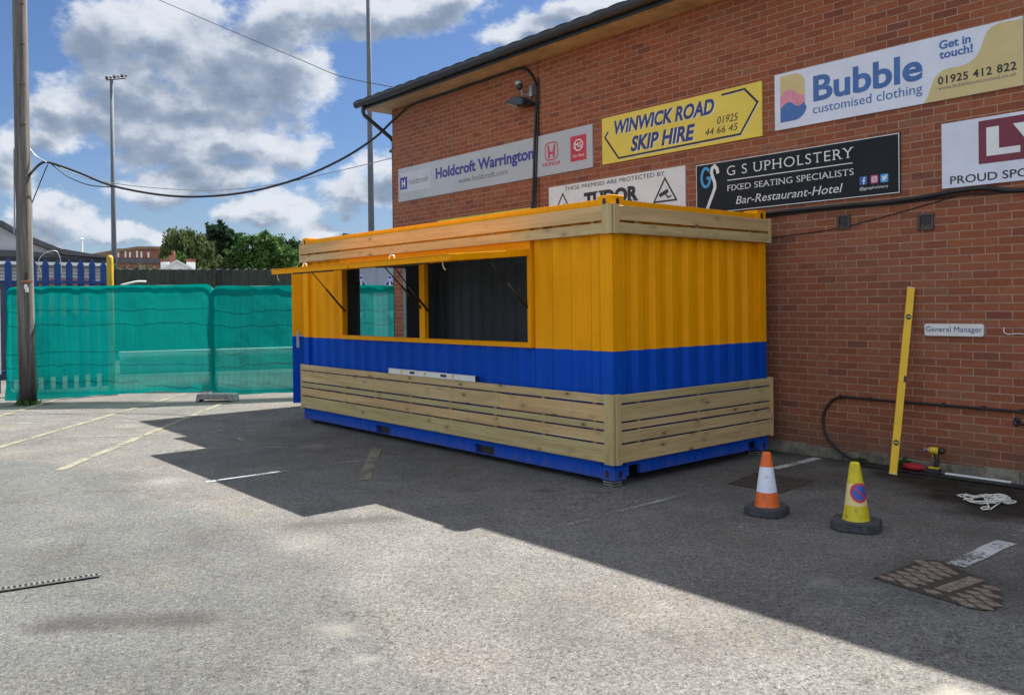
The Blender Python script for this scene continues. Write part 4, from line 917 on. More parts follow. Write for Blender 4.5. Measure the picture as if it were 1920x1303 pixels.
# ------------------------------------------------------------------ mesh fence with debris netting
def net_panel(label, a, b, ztop, zbot, seed, billow):
    a = Vector((*a, 0)); b = Vector((*b, 0)); L_ = (b - a).length; t = (b - a).normalized(); nn = Vector((t.y, -t.x, 0))
    if nn.x < 0: nn = -nn                                            # towards the yard
    root = thing('mesh_fence_panel', label, 'fence panel', tuple((a + b) / 2), group='netted mesh fence panels')
    rc = .12; loop = []
    for cu, cz, a0 in ((L_ - rc, zbot + rc, -pi / 2), (L_ - rc, ztop - rc, 0), (rc, ztop - rc, pi / 2), (rc, zbot + rc, pi)):
        loop += [(cu + rc * math.cos(a0 + k * pi / 8), cz + rc * math.sin(a0 + k * pi / 8)) for k in range(5)]
    mb = MB(); mb.tube([a + t * u + Zv * z for u, z in loop], .021, 8, closed=True)
    mb.tube([a + t * .03 + Zv * zbot, a + t * .03 + Zv * .02], .02, 8); mb.tube([a + t * (L_ - .03) + Zv * zbot, a + t * (L_ - .03) + Zv * .02], .02, 8)
    mb.build('frame', 'steel', root, smooth=True)
    mb = MB()
    for z in (zbot + .30, zbot + .56, .95, ztop - .62, ztop - .36):
        mb.tube([a + t * u + nn * .004 + Zv * (z + .002 * math.sin(u * 2 + seed)) for u in frange(.02, L_ - .02, .2)], .0038, 5)
    for u in frange(.05, L_ - .05, .10): mb.tube([a + t * u + Zv * zbot, a + t * u + Zv * ztop], .002, 4)
    mb.build('wire_mesh', 'gutter', root)
    # netting wrapped over the top rail, hanging down the yard side, loose at the foot
    mb = MB(); nu, nv = 64, 46; rnd = random.Random(seed)
    for j in range(nv + 1):
        v = j / nv
        for i in range(nu + 1):
            u = i / nu; s_ = u * L_
            q = Vector((s_ * 1.6, v * 2.2, seed * 7.3)); wr = mnoise.fractal(q, .9, 2.1, 4) * .035 + mnoise.noise(Vector((s_ * 5, v * 1.5, seed))) * .012
            zt = ztop + .028 - .012 * math.sin(u * 9 + seed) ** 2
            zb = zbot - .05 + billow[0] * math.sin(u * 3.0 + billow[1]) + mnoise.noise(Vector((s_ * 2, 0, seed))) * .03
            z = zt + (zb - zt) * v
            # rounded shoulders at both ends
            e = min(s_, L_ - s_)
            if e < .14 and v < .5: z -= (.14 - math.sqrt(max(0, .14 ** 2 - (.14 - e) ** 2))) * (1 - v * 2)
            off = .028 + abs(wr) + .10 * sm(.78, 1.0, v) * (.4 + .6 * math.sin(u * 4 + seed) ** 2)
            mb.v.append(a + t * (s_ * 1.022 - .035) + nn * off + Zv * z)
            fold = max(sm(.085, .05, v + .012 * math.sin(u * 14)), .8 * sm(.90, .96, v + .02 * math.sin(u * 6 + seed)), .9 * sm(.035, .012, min(u, 1 - u)))
            mb.w[len(mb.v) - 1] = (fold, 0, 0)
    for j in range(nv):
        for i in range(nu):
            k = j * (nu + 1) + i; mb.f.append((k, k + 1, k + nu + 2, k + nu + 1)); mb.m.append(0)
            uu = [(i / nu * L_, j / nv * 2), ((i + 1) / nu * L_, j / nv * 2), ((i + 1) / nu * L_, (j + 1) / nv * 2), (i / nu * L_, (j + 1) / nv * 2)]; mb.uv[len(mb.f) - 1] = uu
    mb.build('netting', 'net', root, smooth=True)
    # folded-over back flap of the same sheet
    return root
net_panel('green netted fence panel standing behind the wooden pole', (-12.42, -2.62), (-9.93, .16), 2.06, .15, 1.0, (-.07, 1.9))
net_panel('green netted fence panel running from the concrete foot to behind the kiosk', (-9.935, .175), (-8.49, 3.36), 2.03, .14, 2.6, (-.01, .4))
def foot(x, y, rz, label):
    mb = MB(); pr = [(-.36, 0), (-.30, .0), (-.27, .035), (.27, .035), (.30, 0), (.36, 0), (.34, .125), (.30, .135), (-.30, .135), (-.34, .125)]
    Mr = Matrix.Translation((x, y, .002)) @ Matrix.Rotation(rz, 4, 'Z'); mb.prism(pr, -.12, .12, 'y', 0, Mr)
    o = mb.build('fence_foot', 'block', origin=(x, y, 0), bevel=.012); tag(o, label, 'fence foot')
    return o
foot(-9.70, .14, R(43), 'grey concrete fence foot on the tarmac where two netted panels meet')

# ------------------------------------------------------------------ behind the fence
pf = thing('palisade_fence', 'blue steel palisade fence with pointed pales behind the netting', 'fence', (-13.2, -2.0, 0))
A_, B_ = Vector((-13.35, -3.75, 0)), Vector((-13.55, -.72, 0)); k_ = 14
for i in range(k_ + 1):
    c = A_.lerp(B_, i / k_); mb = MB(); hw = .062; zt = 2.66 + random.uniform(-.012, .012)
    mb.prism([(c.y - hw, .08), (c.y + hw, .08), (c.y + hw, zt - .1), (c.y + .034, zt - .06), (c.y + .02, zt), (c.y - .02, zt), (c.y - .034, zt - .06), (c.y - hw, zt - .1)], c.x, c.x + .012, 'x'); mb.build('pale', 'palis', pf, bevel=.003)
for zz in (.45, 2.18): mb = MB(); mb.box(-13.56, -13.46, -3.8, -.70, zz, zz + .05, 0, None); mb.build('rail', 'palis', pf)
ps = thing('gate_post', 'tall blue steel post at the left edge of the photo', 'post', (-12.82, -2.82, 0)); mb = MB(); mb.box(-12.88, -12.76, -2.88, -2.76, 0, 2.08); mb.build('shaft', 'palis', ps, bevel=.006); mb = MB(); mb.box(-12.885, -12.755, -2.885, -2.755, 2.08, 2.10); mb.build('cap', 'palis', ps)
mb = MB(); mb.box(-13.30, -13.27, -2.95, -2.62, .45, 2.05); mb.box(-13.30, -13.262, -2.95, -2.62, 1.98, 2.052); tag(mb.build('white_panel', 'whitep', origin=(-13.28, -2.8, .3), bevel=.004), 'narrow white sheet fixed behind the blue gate post', 'panel')
yp = thing('bollard_post', 'yellow steel post rising above the netting beside the blue pales', 'post', (-12.32, -.92, 0)); mb = MB(); mb.lathe([(.062, 0), (.062, 2.64), (.05, 2.68), (.02, 2.70)], 16, c=(-12.32, -.92, 0)); mb.build('shaft', 'ypost', yp, smooth=True); mb = MB(); mb.box(-12.41, -12.23, -1.01, -.83, 0, .012); mb.build('base_plate', 'ypost', yp)
tag(cable('plank', 'pale plank end resting behind the netting by the yellow post', [(-12.7, -.62, 2.13), (-12.6, -.35, 2.2), (-12.55, -.18, 2.2)], .020, 'whitep', cat='plank'))
# white-walled clubhouse with dark low roof
cl = thing('clubhouse', 'low pale clubhouse with a dark felt roof behind the blue fence', 'building', (-20, -4, 0))
mb = MB(); mb.box(-24, -18.4, -12, .62, 2.32, 2.74, 0); mb.box(-24, -18.41, -12, .61, 0, 2.32, 1); mb.build('wall', ['clad', 'clubwall'], cl)
mb = MB()
for zz in frange(2.36, 2.7, .08): mb.box(-18.4, -18.385, -12, .62, zz, zz + .012)
mb.build('cladding_groove', 'slate', cl)
mb = MB(); mb.box(-18.4, -18.36, -.95, .2, 1.5, 2.42); mb.build('window', 'farbrick', cl)
mb = MB(); mb.box(-24.2, -18.2, -12.2, .80, 2.84, 2.95); mb.build('fascia', 'gutter', cl)
mb = MB(); mb.box(-24.1, -18.15, -12.1, .72, 2.76, 2.835); mb.build('gutter', 'whitep', cl)
prof = [(.75, 2.95), (-.42, 3.02), (-1.21, 3.33), (-1.75, 3.66), (-3.6, 4.75), (-12, 6.2), (-12, 2.95)]
mb = MB(); mb.prism(prof, -24, -18.3, 'x'); rf = mb.build('roof', 'clad', cl)
mb = MB()
for (a0, a1), (b0, b1) in zip(prof[:5], prof[1:6]): mb.prism([(a0, a1 + .01), (b0, b1 + .01), (b0, b1 + .15), (a0, a1 + .13 if a0 < .7 else a1 + .03)], -24.1, -18.16, 'x')
mb.build('verge', 'slate', rf)
mb = MB(); mb.prism([(.6, 2.952), (-3.2, 2.952), (-3.2, 3.14), (-1.2, 3.10), (-.3, 3.0)], -18.28, -18.22, 'x'); mb.build('flashing', 'slate', rf)
cable('cable', 'loop of grey cable standing up from the clubhouse eave', [(-18.1, -.95, 2.55), (-18.1, -1.0, 2.85), (-18.1, -.85, 3.05), (-18.1, -.6, 3.1), (-18.1, -.5, 2.8), (-18.1, -.52, 2.5)], .012, 'steel')
# dark green sheet fence
gf = thing('sheet_fence', 'tall dark green sheet metal fence beyond the netting', 'fence', (-23.5, 5, 0))
A_ = Vector((-24.9, 1.75, 0)); B_ = Vector((-22.3, 8.6, 0)); t_ = (B_ - A_).normalized(); nn_ = Vector((t_.y, -t_.x, 0)); nn_ = nn_ if nn_.x > 0 else -nn_; LL = (B_ - A_).length
mb = MB(); pts = corr_pts(0, LL, .30, .04)
for (a, da), (b, db) in zip(pts, pts[1:]): mb.face([A_ + t_ * a - nn_ * da, A_ + t_ * b - nn_ * db, A_ + t_ * b - nn_ * db + Zv * 2.96, A_ + t_ * a - nn_ * da + Zv * 2.96])
mb.build('sheeting', 'gfence', gf)
mb = MB(); pts = frange(0, LL, .3)
for a in pts[:-1]: mb.prism([(a + .02, 2.955), (a + .16, 2.955), (a + .12, 2.985), (a + .06, 2.985)], -.05, -.004, 'y', 0, Matrix(((t_.x, -nn_.x, 0, A_.x), (t_.y, -nn_.y, 0, A_.y), (0, 0, 1, 0), (0, 0, 0, 1))))
mb.build('capping', 'steel', gf)
for a in (.1, 4.2, 7.2): mb = MB(); c = A_ + t_ * a + nn_ * .05; mb.box(c.x - .05, c.x + .05, c.y - .05, c.y + .05, 0, 2.99); mb.box(c.x - .1, c.x + .1, c.y - .1, c.y + .1, 2.2, 2.45); mb.build('post', 'ink', gf)
cw = thing('low_wall', 'low cream wall with a pale cap behind the netting', 'wall', (-17, 2.8, 0)); mb = MB(); Mw = Matrix.Translation((-17.86, .75, 0)) @ Matrix.Rotation(math.atan2(1.51, 4.02) - pi / 2, 4, 'Z')
Mw = Matrix.Translation((-17.86, .78, 0)) @ Matrix.Rotation(math.atan2(4.02, 1.51), 4, 'Z'); mb.box(0, 6.4, -.1, .1, 0, .36, 0, Mw); mb.build('wall_body', 'creamwall', cw); mb = MB(); mb.box(-.02, 6.42, -.16, .16, .44, .56, 0, Mw); mb.box(0, 6.4, -.05, .05, .36, .44, 0, Mw); mb.build('coping', 'whitep', cw, bevel=.01)
# grandstand back wall seen through the kiosk
st = thing('grandstand', 'grey grandstand wall with two blue emblems, seen through the open kiosk', 'grandstand', (-29, 18.5, 0))
A_ = Vector((-32.0, 13.75, 0)); t_ = Vector((.522, .853, 0)).normalized(); Ms = Matrix(((t_.x, -t_.y, 0, A_.x), (t_.y, t_.x, 0, A_.y), (0, 0, 1, 0), (0, 0, 0, 1)))
mb = MB(); mb.box(0, 11, 0, 4, 0, 4.7, 0, Ms)
for k in range(12): mb.box(k * .92, k * .92 + .03, -.02, 0, 0, 4.7, 0, Ms)
mb.build('wall', 'standgrey', st)
for u0, u1 in ((1.3, 2.55), (3.35, 5.0)): mb = MB(); mb.box(u0, u1, -.04, 0, 1.95, 2.45, 0, Ms); mb.build('panel', 'creamwall', st)
mb = MB(); mb.box(2.62, 3.3, -.3, 0, 0, 2.62, 0, Ms); mb.build('pillar', 'white', st)
for u in (2.05, 3.42):
    mb = MB(); mb.prism([(u - .34, 2.52), (u + .36, 2.52), (u + .22, 2.78), (u + .10, 2.86), (u + .08, 3.10), (u, 3.18), (u - .09, 3.10), (u - .10, 2.86), (u - .24, 2.76)], -.03, 0, 'y', 0, Ms); e_ = mb.build('emblem', 'lavender', st)
    mb = MB(); mb.prism([(u - .25, 2.56), (u + .27, 2.56), (u + .16, 2.76), (u + .06, 2.86), (u - .06, 2.86), (u - .18, 2.74)], -.036, -.03, 'y', 0, Ms); mb.lathe([(.065, 0), (.065, .01)], 10, mt=Ms @ Matrix.Translation((u, -.03, 3.03)) @ Matrix.Rotation(pi / 2, 4, 'X')); mb.prism([(u - .04, 2.6), (u + .04, 2.6), (u + .03, 2.84), (u - .03, 2.84)], -.042, -.036, 'y', 1, Ms); mb.build('figure', ['navy', 'cream'], e_)
for u in (2.0, 3.45): mb = MB(); mb.prism([(u - .16, 1.35), (u, 1.05), (u + .16, 1.35)], -.03, 0, 'y', 0, Ms); mb.build('pennant', 'whitep', st)
# masts
def mast(label, x, y, h, r0, r1, head):
    m_ = thing('floodlight_mast', label, 'floodlight mast', (x, y, 0), group='stadium floodlight masts')
    mb = MB(); mb.tube([(x, y, 0), (x, y, h * .5), (x, y, h)], [r0, (r0 + r1) / 2, r1], 14); mb.build('pole', 'mastgrey', m_, smooth=True)
    dv = Vector((.3, .95, 0)).normalized(); mb = MB(); mb.tube([Vector((x, y, h)) - dv * .55, Vector((x, y, h + .35)) + dv * 1.4], .06, 6); cr = mb.build('cross_arm', 'darkmetal', m_)
    for k in range(6):
        c = Vector((x, y, h + .12)) - dv * .5 + (dv * 1.85 + Zv * .4) * (k / 5); mb = MB(); mb.box(-.16, .16, -.12, .12, -.14, .14, 0, Matrix.Translation(c + Vector((.1, 0, .12))) @ Matrix.Rotation(.5, 4, 'Y')); mb.build('lamp', ['gutter', 'lampglass'][k % 2], m_, bevel=.03)
mast('slender grey floodlight mast with its lamp head showing, far beyond the fence', -91.2, 20.75, 25.9, .30, .17, True)
mast('tall grey floodlight mast rising out of the photo beside the brick building', -46.17, 25.26, 30, .24, .13, True)
th = MB(); th.tube([(-111.4, 22.5, 0), (-111.4, 22.5, 10.4)], .12, 8); th.lathe([(.2, 0), (.2, .1), (.05, .2)], 8, c=(-111.4, 22.5, 10.4)); tag(th.build('flagpole', 'whitep', origin=(-111.4, 22.5, 0)), 'thin pale pole far off above the clubhouse roof', 'pole')
# far buildings
fb = thing('far_building', 'large brown roofed brick building on the skyline left of the trees', 'building', (-141, 34, 0))
dv = Vector((-.3, -1, 0)).normalized(); Mb_ = Matrix.Translation((-141.5, 28.6, 0)) @ Matrix.Rotation(math.atan2(9.8, 2.6), 4, 'Z')
mb = MB(); mb.box(5.8, 16, 0, 8, 0, 11.3, 0, Mb_); mb.build('wall', 'farbrick', fb)
mb = MB(); mb.prism([(0, 9.9), (5.5, 11.0), (9.2, 11.7), (16, 11.7), (16, 11.3), (9, 11.25), (5.8, 10.6), (5.8, 9.5), (0, 9.5)], -.3, 8, 'y', 0, Mb_); mb.build('roof', 'brownroof', fb)
for k in range(6): mb = MB(); u = 6.2 + k * .85 + (.2 if k % 2 else 0); mb.box(u, u + .25, -.06, 0, 9.9, 11.0 - .1 * (k % 3), 0, Mb_); mb.build('window', 'whitep', fb)
mb = MB(); mb.box(4, 16, -.3, -.05, 9.0, 9.7, 0, Mb_); mb.build('canopy', 'slate', fb)
hs = thing('gable_house', 'white gabled house with two brick chimneys above the green fence', 'house', (-75.2, 21.8, 0)); Mh = Matrix.Translation((-75.58, 20.46, 0)) @ Matrix.Rotation(math.atan2(2.6, .9), 4, 'Z')
mb = MB(); mb.prism([(.2, 0), (2.75, 0), (2.75, 5.3), (1.45, 6.0), (.2, 5.3)], 0, 6, 'y', 0, Mh); mb.build('wall', 'whitep', hs)
mb = MB(); mb.prism([(-.05, 5.28), (1.45, 6.12), (2.95, 5.28), (2.85, 5.16), (1.45, 5.94), (.05, 5.16)], -.2, 6.2, 'y', 0, Mh); rf = mb.build('roof', 'whitep', hs)
for u in (0.02, 2.25):
    mb = MB(); mb.box(u, u + .8, .5, 1.1, 4.8, 6.12, 0, Mh); ch = mb.build('chimney', 'farbrick', rf); mb = MB(); mb.box(u - .06, u + .86, .44, 1.16, 6.12, 6.24, 0, Mh); mb.build('cap', 'farbrick', ch); mb = MB(); mb.box(u, u + .8, .49, .498, 4.8, 5.95, 0, Mh); mb.build('render_coat', 'whitep', ch)
mb = MB(); mb.lathe([(.18, 0), (.16, .5), (.2, .55)], 10, c=(0, 0, 0), mt=Mh @ Matrix.Translation((1.1, 3, 6.6))); mb.box(.7, 1.3, 2.6, 3.4, 5.4, 6.7, 0, Mh); mb.build('chimney', 'farbrick', rf)

# ------------------------------------------------------------------ trees
LM = {'olive': leaf_mat('olive_leaf', (.042, .060, .020), (.105, .14, .05)), 'dark': leaf_mat('dark_leaf', (.010, .028, .014), (.04, .08, .032)), 'green': leaf_mat('green_leaf', (.024, .065, .016), (.10, .19, .045)), 'dusty': leaf_mat('dusty_leaf', (.06, .06, .03), (.15, .14, .08))}
def tree(name, label, base, blobs, leaf, nleaf, size, seed, droop=0, spike=0, cat='tree'):
    rd = random.Random(seed); bx, by = base
    root = thing(name, label, cat, (bx, by, 0), group='trees beyond the green fence')
    zc = sum(b[2] for b in blobs) / len(blobs)
    mb = MB(); mb.tube([(bx, by, 0), (bx + .1, by, zc * .5), (bx, by + .1, zc)], [.35, .26, .08], 8)
    for (x, y, z, r, rz) in blobs: mb.tube([(bx, by, zc * .45), ((bx + x) / 2, (by + y) / 2, (zc * .5 + z) / 2), (x, y, z)], [.14, .09, .03], 6)
    mb.build('trunk', 'bark', root)
    mb = MB(); tot = sum(b[3] ** 2 for b in blobs)
    for (x, y, z, r, rz) in blobs:
        clumps = []
        for k in range(int(26 + 10 * r)):
            while True:
                v = Vector((rd.uniform(-1, 1), rd.uniform(-1, 1), rd.uniform(-1, 1)))
                if .35 < v.length < 1: break
            v *= rd.uniform(.75, 1.06); clumps.append((Vector((x + v.x * r, y + v.y * r, z + v.z * rz)), rd.uniform(.16, .34) * r, rd.random()))
        for k in range(int(nleaf * r * r / tot)):
            c, cr, tn = rd.choice(clumps); q = Vector((rd.gauss(0, .5), rd.gauss(0, .5), rd.gauss(0, .5))) * cr
            p = c + q - Zv * droop * rd.random() * cr * 2; s_ = size * rd.uniform(.5, 1.3)
            ax = Vector((rd.gauss(0, 1), rd.gauss(0, 1), rd.gauss(0, 1))).normalized(); bx_ = ax.orthogonal().normalized(); cx_ = ax.cross(bx_)
            if droop: bx_ = (bx_ + Vector((0, 0, -2))).normalized(); cx_ = ax.cross(bx_).normalized(); 
            el_ = 1.9 if (droop or spike) else 1.2
            mb.face([p - cx_ * s_ * .5, p - bx_ * s_ * el_ * .5, p + cx_ * s_ * .5, p + bx_ * s_ * el_ * .5])
            f_ = max(0, min(1, tn * .75 + rd.random() * .3))
            for i in range(len(mb.v) - 4, len(mb.v)): mb.w[i] = (f_, 0, 0)
    mb.build('crown', LM[leaf], root)
tree('willow_tree', 'loose olive green weeping tree behind the white gabled house', (-98.4, 31.0), [(-98.5, 30.6, 9.6, 2.2, 1.7), (-98.9, 29.3, 8.2, 1.5, 2.2), (-98.0, 32.2, 9.3, 1.9, 1.7), (-97.7, 33.2, 7.9, 1.4, 2.0), (-98.3, 31.2, 7.2, 2.6, 2.0)], 'olive', 10000, .26, 3, droop=1)
tree('conifer_tree', 'dark spiky evergreen tree, tallest of the far trees', (-101.7, 36.5), [(-101.9, 34.6, 7.4, 1.3, 1.7), (-102.0, 35.7, 10.6, 1.3, 1.9), (-101.4, 37.0, 10.4, 1.5, 2.2), (-101.0, 38.1, 9.6, 1.4, 1.8), (-101.8, 36.2, 8.0, 2.2, 2.4), (-102.2, 35.2, 11.6, .5, 1.0), (-101.7, 36.6, 12.0, .5, .9)], 'dark', 10000, .30, 5, spike=1)
tree('broadleaf_tree', 'bright green broadleaf tree in front of the dark evergreen', (-93.4, 38.3), [(-94.6, 36.0, 6.6, 1.5, 1.9), (-94.9, 35.2, 7.6, 1.1, 1.4), (-93.8, 37.0, 9.0, 1.6, 1.5), (-93.2, 38.6, 9.7, 1.5, 1.2), (-92.7, 40.0, 8.6, 1.7, 1.5), (-94.1, 36.2, 7.2, 1.6, 1.8), (-92.3, 41.0, 7.2, 1.6, 1.6), (-93.3, 38.4, 7.6, 2.2, 1.8)], 'green', 13000, .27, 8)
tree('broadleaf_tree', 'darker green tree half hidden by the left end of the kiosk', (-107.7, 47.8), [(-108.2, 46.4, 9.6, 2.0, 1.6), (-107.6, 48.2, 10.0, 2.0, 1.5), (-107.0, 49.8, 9.2, 2.2, 1.8), (-107.8, 47.6, 7.6, 2.8, 2.2)], 'dark', 9000, .30, 11)
tree('broadleaf_tree', 'small dark treetop just showing above the kiosk roof', (-108.0, 58.2), [(-108.0, 58.1, 11.6, 1.0, 1.0), (-108.2, 57.8, 12.0, .5, .6), (-107.7, 58.7, 11.9, .5, .5), (-108.0, 58.2, 9.5, 1.8, 1.6)], 'dark', 2200, .24, 13)
tree('bush', 'small green bush between the clubhouse roof and the yellow post', (-72.1, 14.9), [(-72.1, 14.8, 5.2, .65, .7), (-72.0, 15.2, 5.0, .6, .6)], 'green', 1200, .16, 17, cat='bush')
tree('bush', 'pale dusty bush below the brown roofed building', (-85.8, 21.6), [(-86.1, 20.6, 5.5, .9, .6), (-85.7, 21.8, 5.6, 1.0, .65), (-85.5, 22.6, 5.4, .9, .6)], 'dusty', 2600, .16, 19, cat='bush')
tree('bush', 'dark green bush at the left foot of the olive weeping tree', (-96.0, 28.6), [(-96.0, 28.2, 6.6, 1.2, 1.2), (-95.8, 29.2, 7.2, 1.0, 1.0)], 'green', 1800, .2, 23, cat='bush')
tree('bush', 'dusty green shrub at the right foot of the olive weeping tree', (-94.5, 33.9), [(-94.6, 33.2, 6.4, .9, .9), (-94.3, 34.3, 6.5, .9, 1.0)], 'olive', 1500, .18, 29, cat='bush')

# ------------------------------------------------------------------ yard objects
def cone(label, loc, rz, mat, lean, seed, bs=.15):
    rd = random.Random(seed); root = thing('traffic_cone', label, 'traffic cone', loc, (0, 0, rz), 'traffic cones by the kiosk')
    a, b, c_ = bs, bs, bs * .42
    pl = [(-a + c_, -b), (a - c_, -b), (a, -b + c_), (a, b - c_), (a - c_, b), (-a + c_, b), (-a, b - c_), (-a, -b + c_)]
    mb = MB(); mb.prism(pl, .002, .058, 'z'); q = [(x * .95, y * .95) for x, y in pl]; mb.prism(q, .058, .064, 'z'); mb.build('base', 'rubber', root, local=True, bevel=.008)
    mb = MB(); n = 40; prof = [(r * .88, z) for r, z in [(.112, .060), (.108, .068), (.104, .085), (.098, .12), (.0885, .18), (.079, .24), (.0695, .30), (.060, .36), (.050, .41), (.043, .445), (.039, .470), (.034, .482)]]
    for i, (r, z) in enumerate(prof):
        k = sm(.2, .5, z)
        for j in range(n):
            th = 2 * pi * j / n; dent = 1 - .36 * k * math.exp(-((((th - 4.9 + pi) % (2 * pi)) - pi) / .30) ** 2) + .02 * math.sin(3 * th + z * 9)
            mb.v.append(Vector((r * dent * math.cos(th) + lean[0] * z * z, r * dent * math.sin(th) + lean[1] * z * z, z)))
    for i in range(len(prof) - 1):
        for j in range(n): mb.f.append((i * n + j, i * n + (j + 1) % n, (i + 1) * n + (j + 1) % n, (i + 1) * n + j)); mb.m.append(0)
    mb.f.append(tuple((len(prof) - 1) * n + j for j in range(n))); mb.m.append(0)
    o = mb.build('sleeve', mat, root, local=True, smooth=True)
    s_ = o.modifiers.new('sub', 'SUBSURF'); s_.levels = 1; s_.render_levels = 1
    return root, prof
OR = (.72, .135, .018); WH = (.66, .70, .78); YE = (.60, .50, .006); CR = (.72, .56, .25)
cone('dusty orange and white traffic cone on a dark rubber base', (1.46, .17, 0), R(12), cone_mat('orange_cone', [(0, OR), (.345, WH), (.735, OR)]), (.0, .05), 1)
rt, pf_ = cone('yellow traffic cone with a no waiting roundel on a dark rubber base', (2.14, .27, 0), R(20), cone_mat('yellow_cone', [(0, YE), (.34, CR), (.655, YE)]), (-.02, .03), 2, .166)
# roundel lies on the sleeve, wrapped to its curve, facing the car park
def onsleeve(th, z, extra=.003):
    for (r0, z0), (r1, z1) in zip(pf_, pf_[1:]):
        if z0 <= z <= z1: r = r0 + (r1 - r0) * (z - z0) / (z1 - z0); break
    k = sm(.2, .5, z); dent = 1 - .36 * k * math.exp(-((((th - 4.9 + pi) % (2 * pi)) - pi) / .30) ** 2) + .02 * math.sin(3 * th + z * 9)
    r = r * dent + extra
    return Vector((r * math.cos(th) - .02 * z * z, r * math.sin(th) + .03 * z * z, z)), r
TH0, Z0 = R(-20 - 36), .268
def disc(mb, r0, r1, m, extra):
    n = 28; rings = [r0 + (r1 - r0) * k / 3 for k in range(4)]
    P_ = []
    for rr in rings:
        row = []
        for k in range(n):
            a = 2 * pi * k / n; z = Z0 + rr * math.sin(a); _, rad = onsleeve(TH0, z); row.append(onsleeve(TH0 + rr * math.cos(a) / rad, z, extra)[0])
        P_.append(row)
    for i in range(3):
        for k in range(n): mb.face([P_[i][k], P_[i][(k + 1) % n], P_[i + 1][(k + 1) % n], P_[i + 1][k]], m)
mb = MB(); disc(mb, .001, .054, 0, .0032); disc(mb, .053, .069, 1, .0034)
for k in range(10):
    def sp_(t, o_):
        u_ = t * .7071 + o_ * .7071; v_ = -t * .7071 + o_ * .7071; z = Z0 + v_; return onsleeve(TH0 + u_ / onsleeve(TH0, z)[1], z, .0042)[0]
    t0, t1 = -.056 + .0112 * k, -.056 + .0112 * (k + 1); mb.face([sp_(t0, -.006), sp_(t1, -.006), sp_(t1, .006), sp_(t0, .006)], 1)
mb.build('roundel', ['fbblue', 'red'], rt, local=True)
# long yellow level leaning on the wall
base = Vector((1.428, 2.33, .004)); topp = Vector((1.455, 2.685, 1.775)); ax = (topp - base).normalized(); fx = Vector((.80, .6, 0)); fx = (fx - ax * fx.dot(ax)).normalized(); fy = ax.cross(fx); LN = (topp - base).length
lv = thing('spirit_level', 'long yellow spirit level leaning against the brick wall', 'spirit level', tuple(base))
Ml = Matrix(((fx.x, fy.x, ax.x, base.x), (fx.y, fy.y, ax.y, base.y), (fx.z, fy.z, ax.z, base.z), (0, 0, 0, 1)))
mb = MB(); mb.box(-.034, .034, -.013, .013, 0, LN, 0, Ml); mb.build('bar', 'levyel', lv, bevel=.003)
sgn = -1 if (Ml.to_3x3() @ Vector((0, -1, 0))).y < 0 else 1
for k in (.165, .84):
    mb = MB(); mb.lathe([(.026, 0), (.026, .004), (.020, .005)], 18, mt=Ml @ Matrix.Translation((0, sgn * .012, LN * k)) @ Matrix.Rotation(-sgn * pi / 2, 4, 'X')); vv = mb.build('vial_ring', 'ink', lv)
    mb = MB(); mb.box(-.018, .018, sgn * .0172 - .001, sgn * .0172 + .001, LN * k - .006, LN * k + .006, 0, Ml); mb.build('vial', 'lime', vv)
mb = MB(); mb.box(.012, .0345, -.0137, .0137, LN * .505 - .03, LN * .505 + .03, 0, Ml); vv = mb.build('vial_slot', 'ink', lv); mb = MB(); mb.box(.016, .035, -.008, .008, LN * .505 - .018, LN * .505 + .018, 0, Ml); mb.build('vial', 'lime', vv)
for k in (0, LN): mb = MB(); mb.box(-.0345, .0345, -.0135, .0135, k - .002, k + .004, 0, Ml); mb.build('end_cap', 'cream', lv)
# cordless drill standing on its battery
dr = thing('cordless_drill', 'yellow and black cordless drill standing on its battery by the wall', 'drill', (1.72, 2.56, .02), (0, 0, R(8)))
mb = MB(); Rx = Matrix.Translation((0, 0, .215)) @ Matrix.Rotation(-pi / 2, 4, 'Y'); mb.lathe([(.0, -.085), (.026, -.083), (.030, -.07), (.030, -.035)], 16, mt=Rx); mb.build('motor_cap', 'black', dr, local=True, smooth=True)
mb = MB(); mb.lathe([(.031, -.035), (.033, -.02), (.033, .03), (.028, .045)], 16, mt=Rx); mb.build('body', 'toolyel', dr, local=True, smooth=True)
mb = MB(); mb.lathe([(.026, .045), (.026, .06), (.022, .062), (.021, .085), (.010, .10)], 14, mt=Rx); mb.build('chuck', 'steel', dr, local=True, smooth=True)
mb = MB(); mb.lathe([(.004, .10), (.004, .17), (.002, .175)], 8, mt=Rx); mb.build('bit', 'darkmetal', dr, local=True)
mb = MB(); mb.tube([(.012, 0, .19), (.020, 0, .14), (.018, 0, .09), (.006, 0, .05)], [.024, .020, .021, .026], 12); mb.build('handle', 'black', dr, local=True, smooth=True)
mb = MB(); mb.box(-.022, -.012, -.008, .008, .145, .18); mb.build('trigger', 'toolyel', dr, local=True, bevel=.003)
mb = MB(); mb.box(-.058, .048, -.036, .036, .0, .045, 0); mb.box(-.050, .042, -.034, .034, .045, .062, 1); mb.build('battery', ['black', 'toolyel'], dr, local=True, bevel=.005)
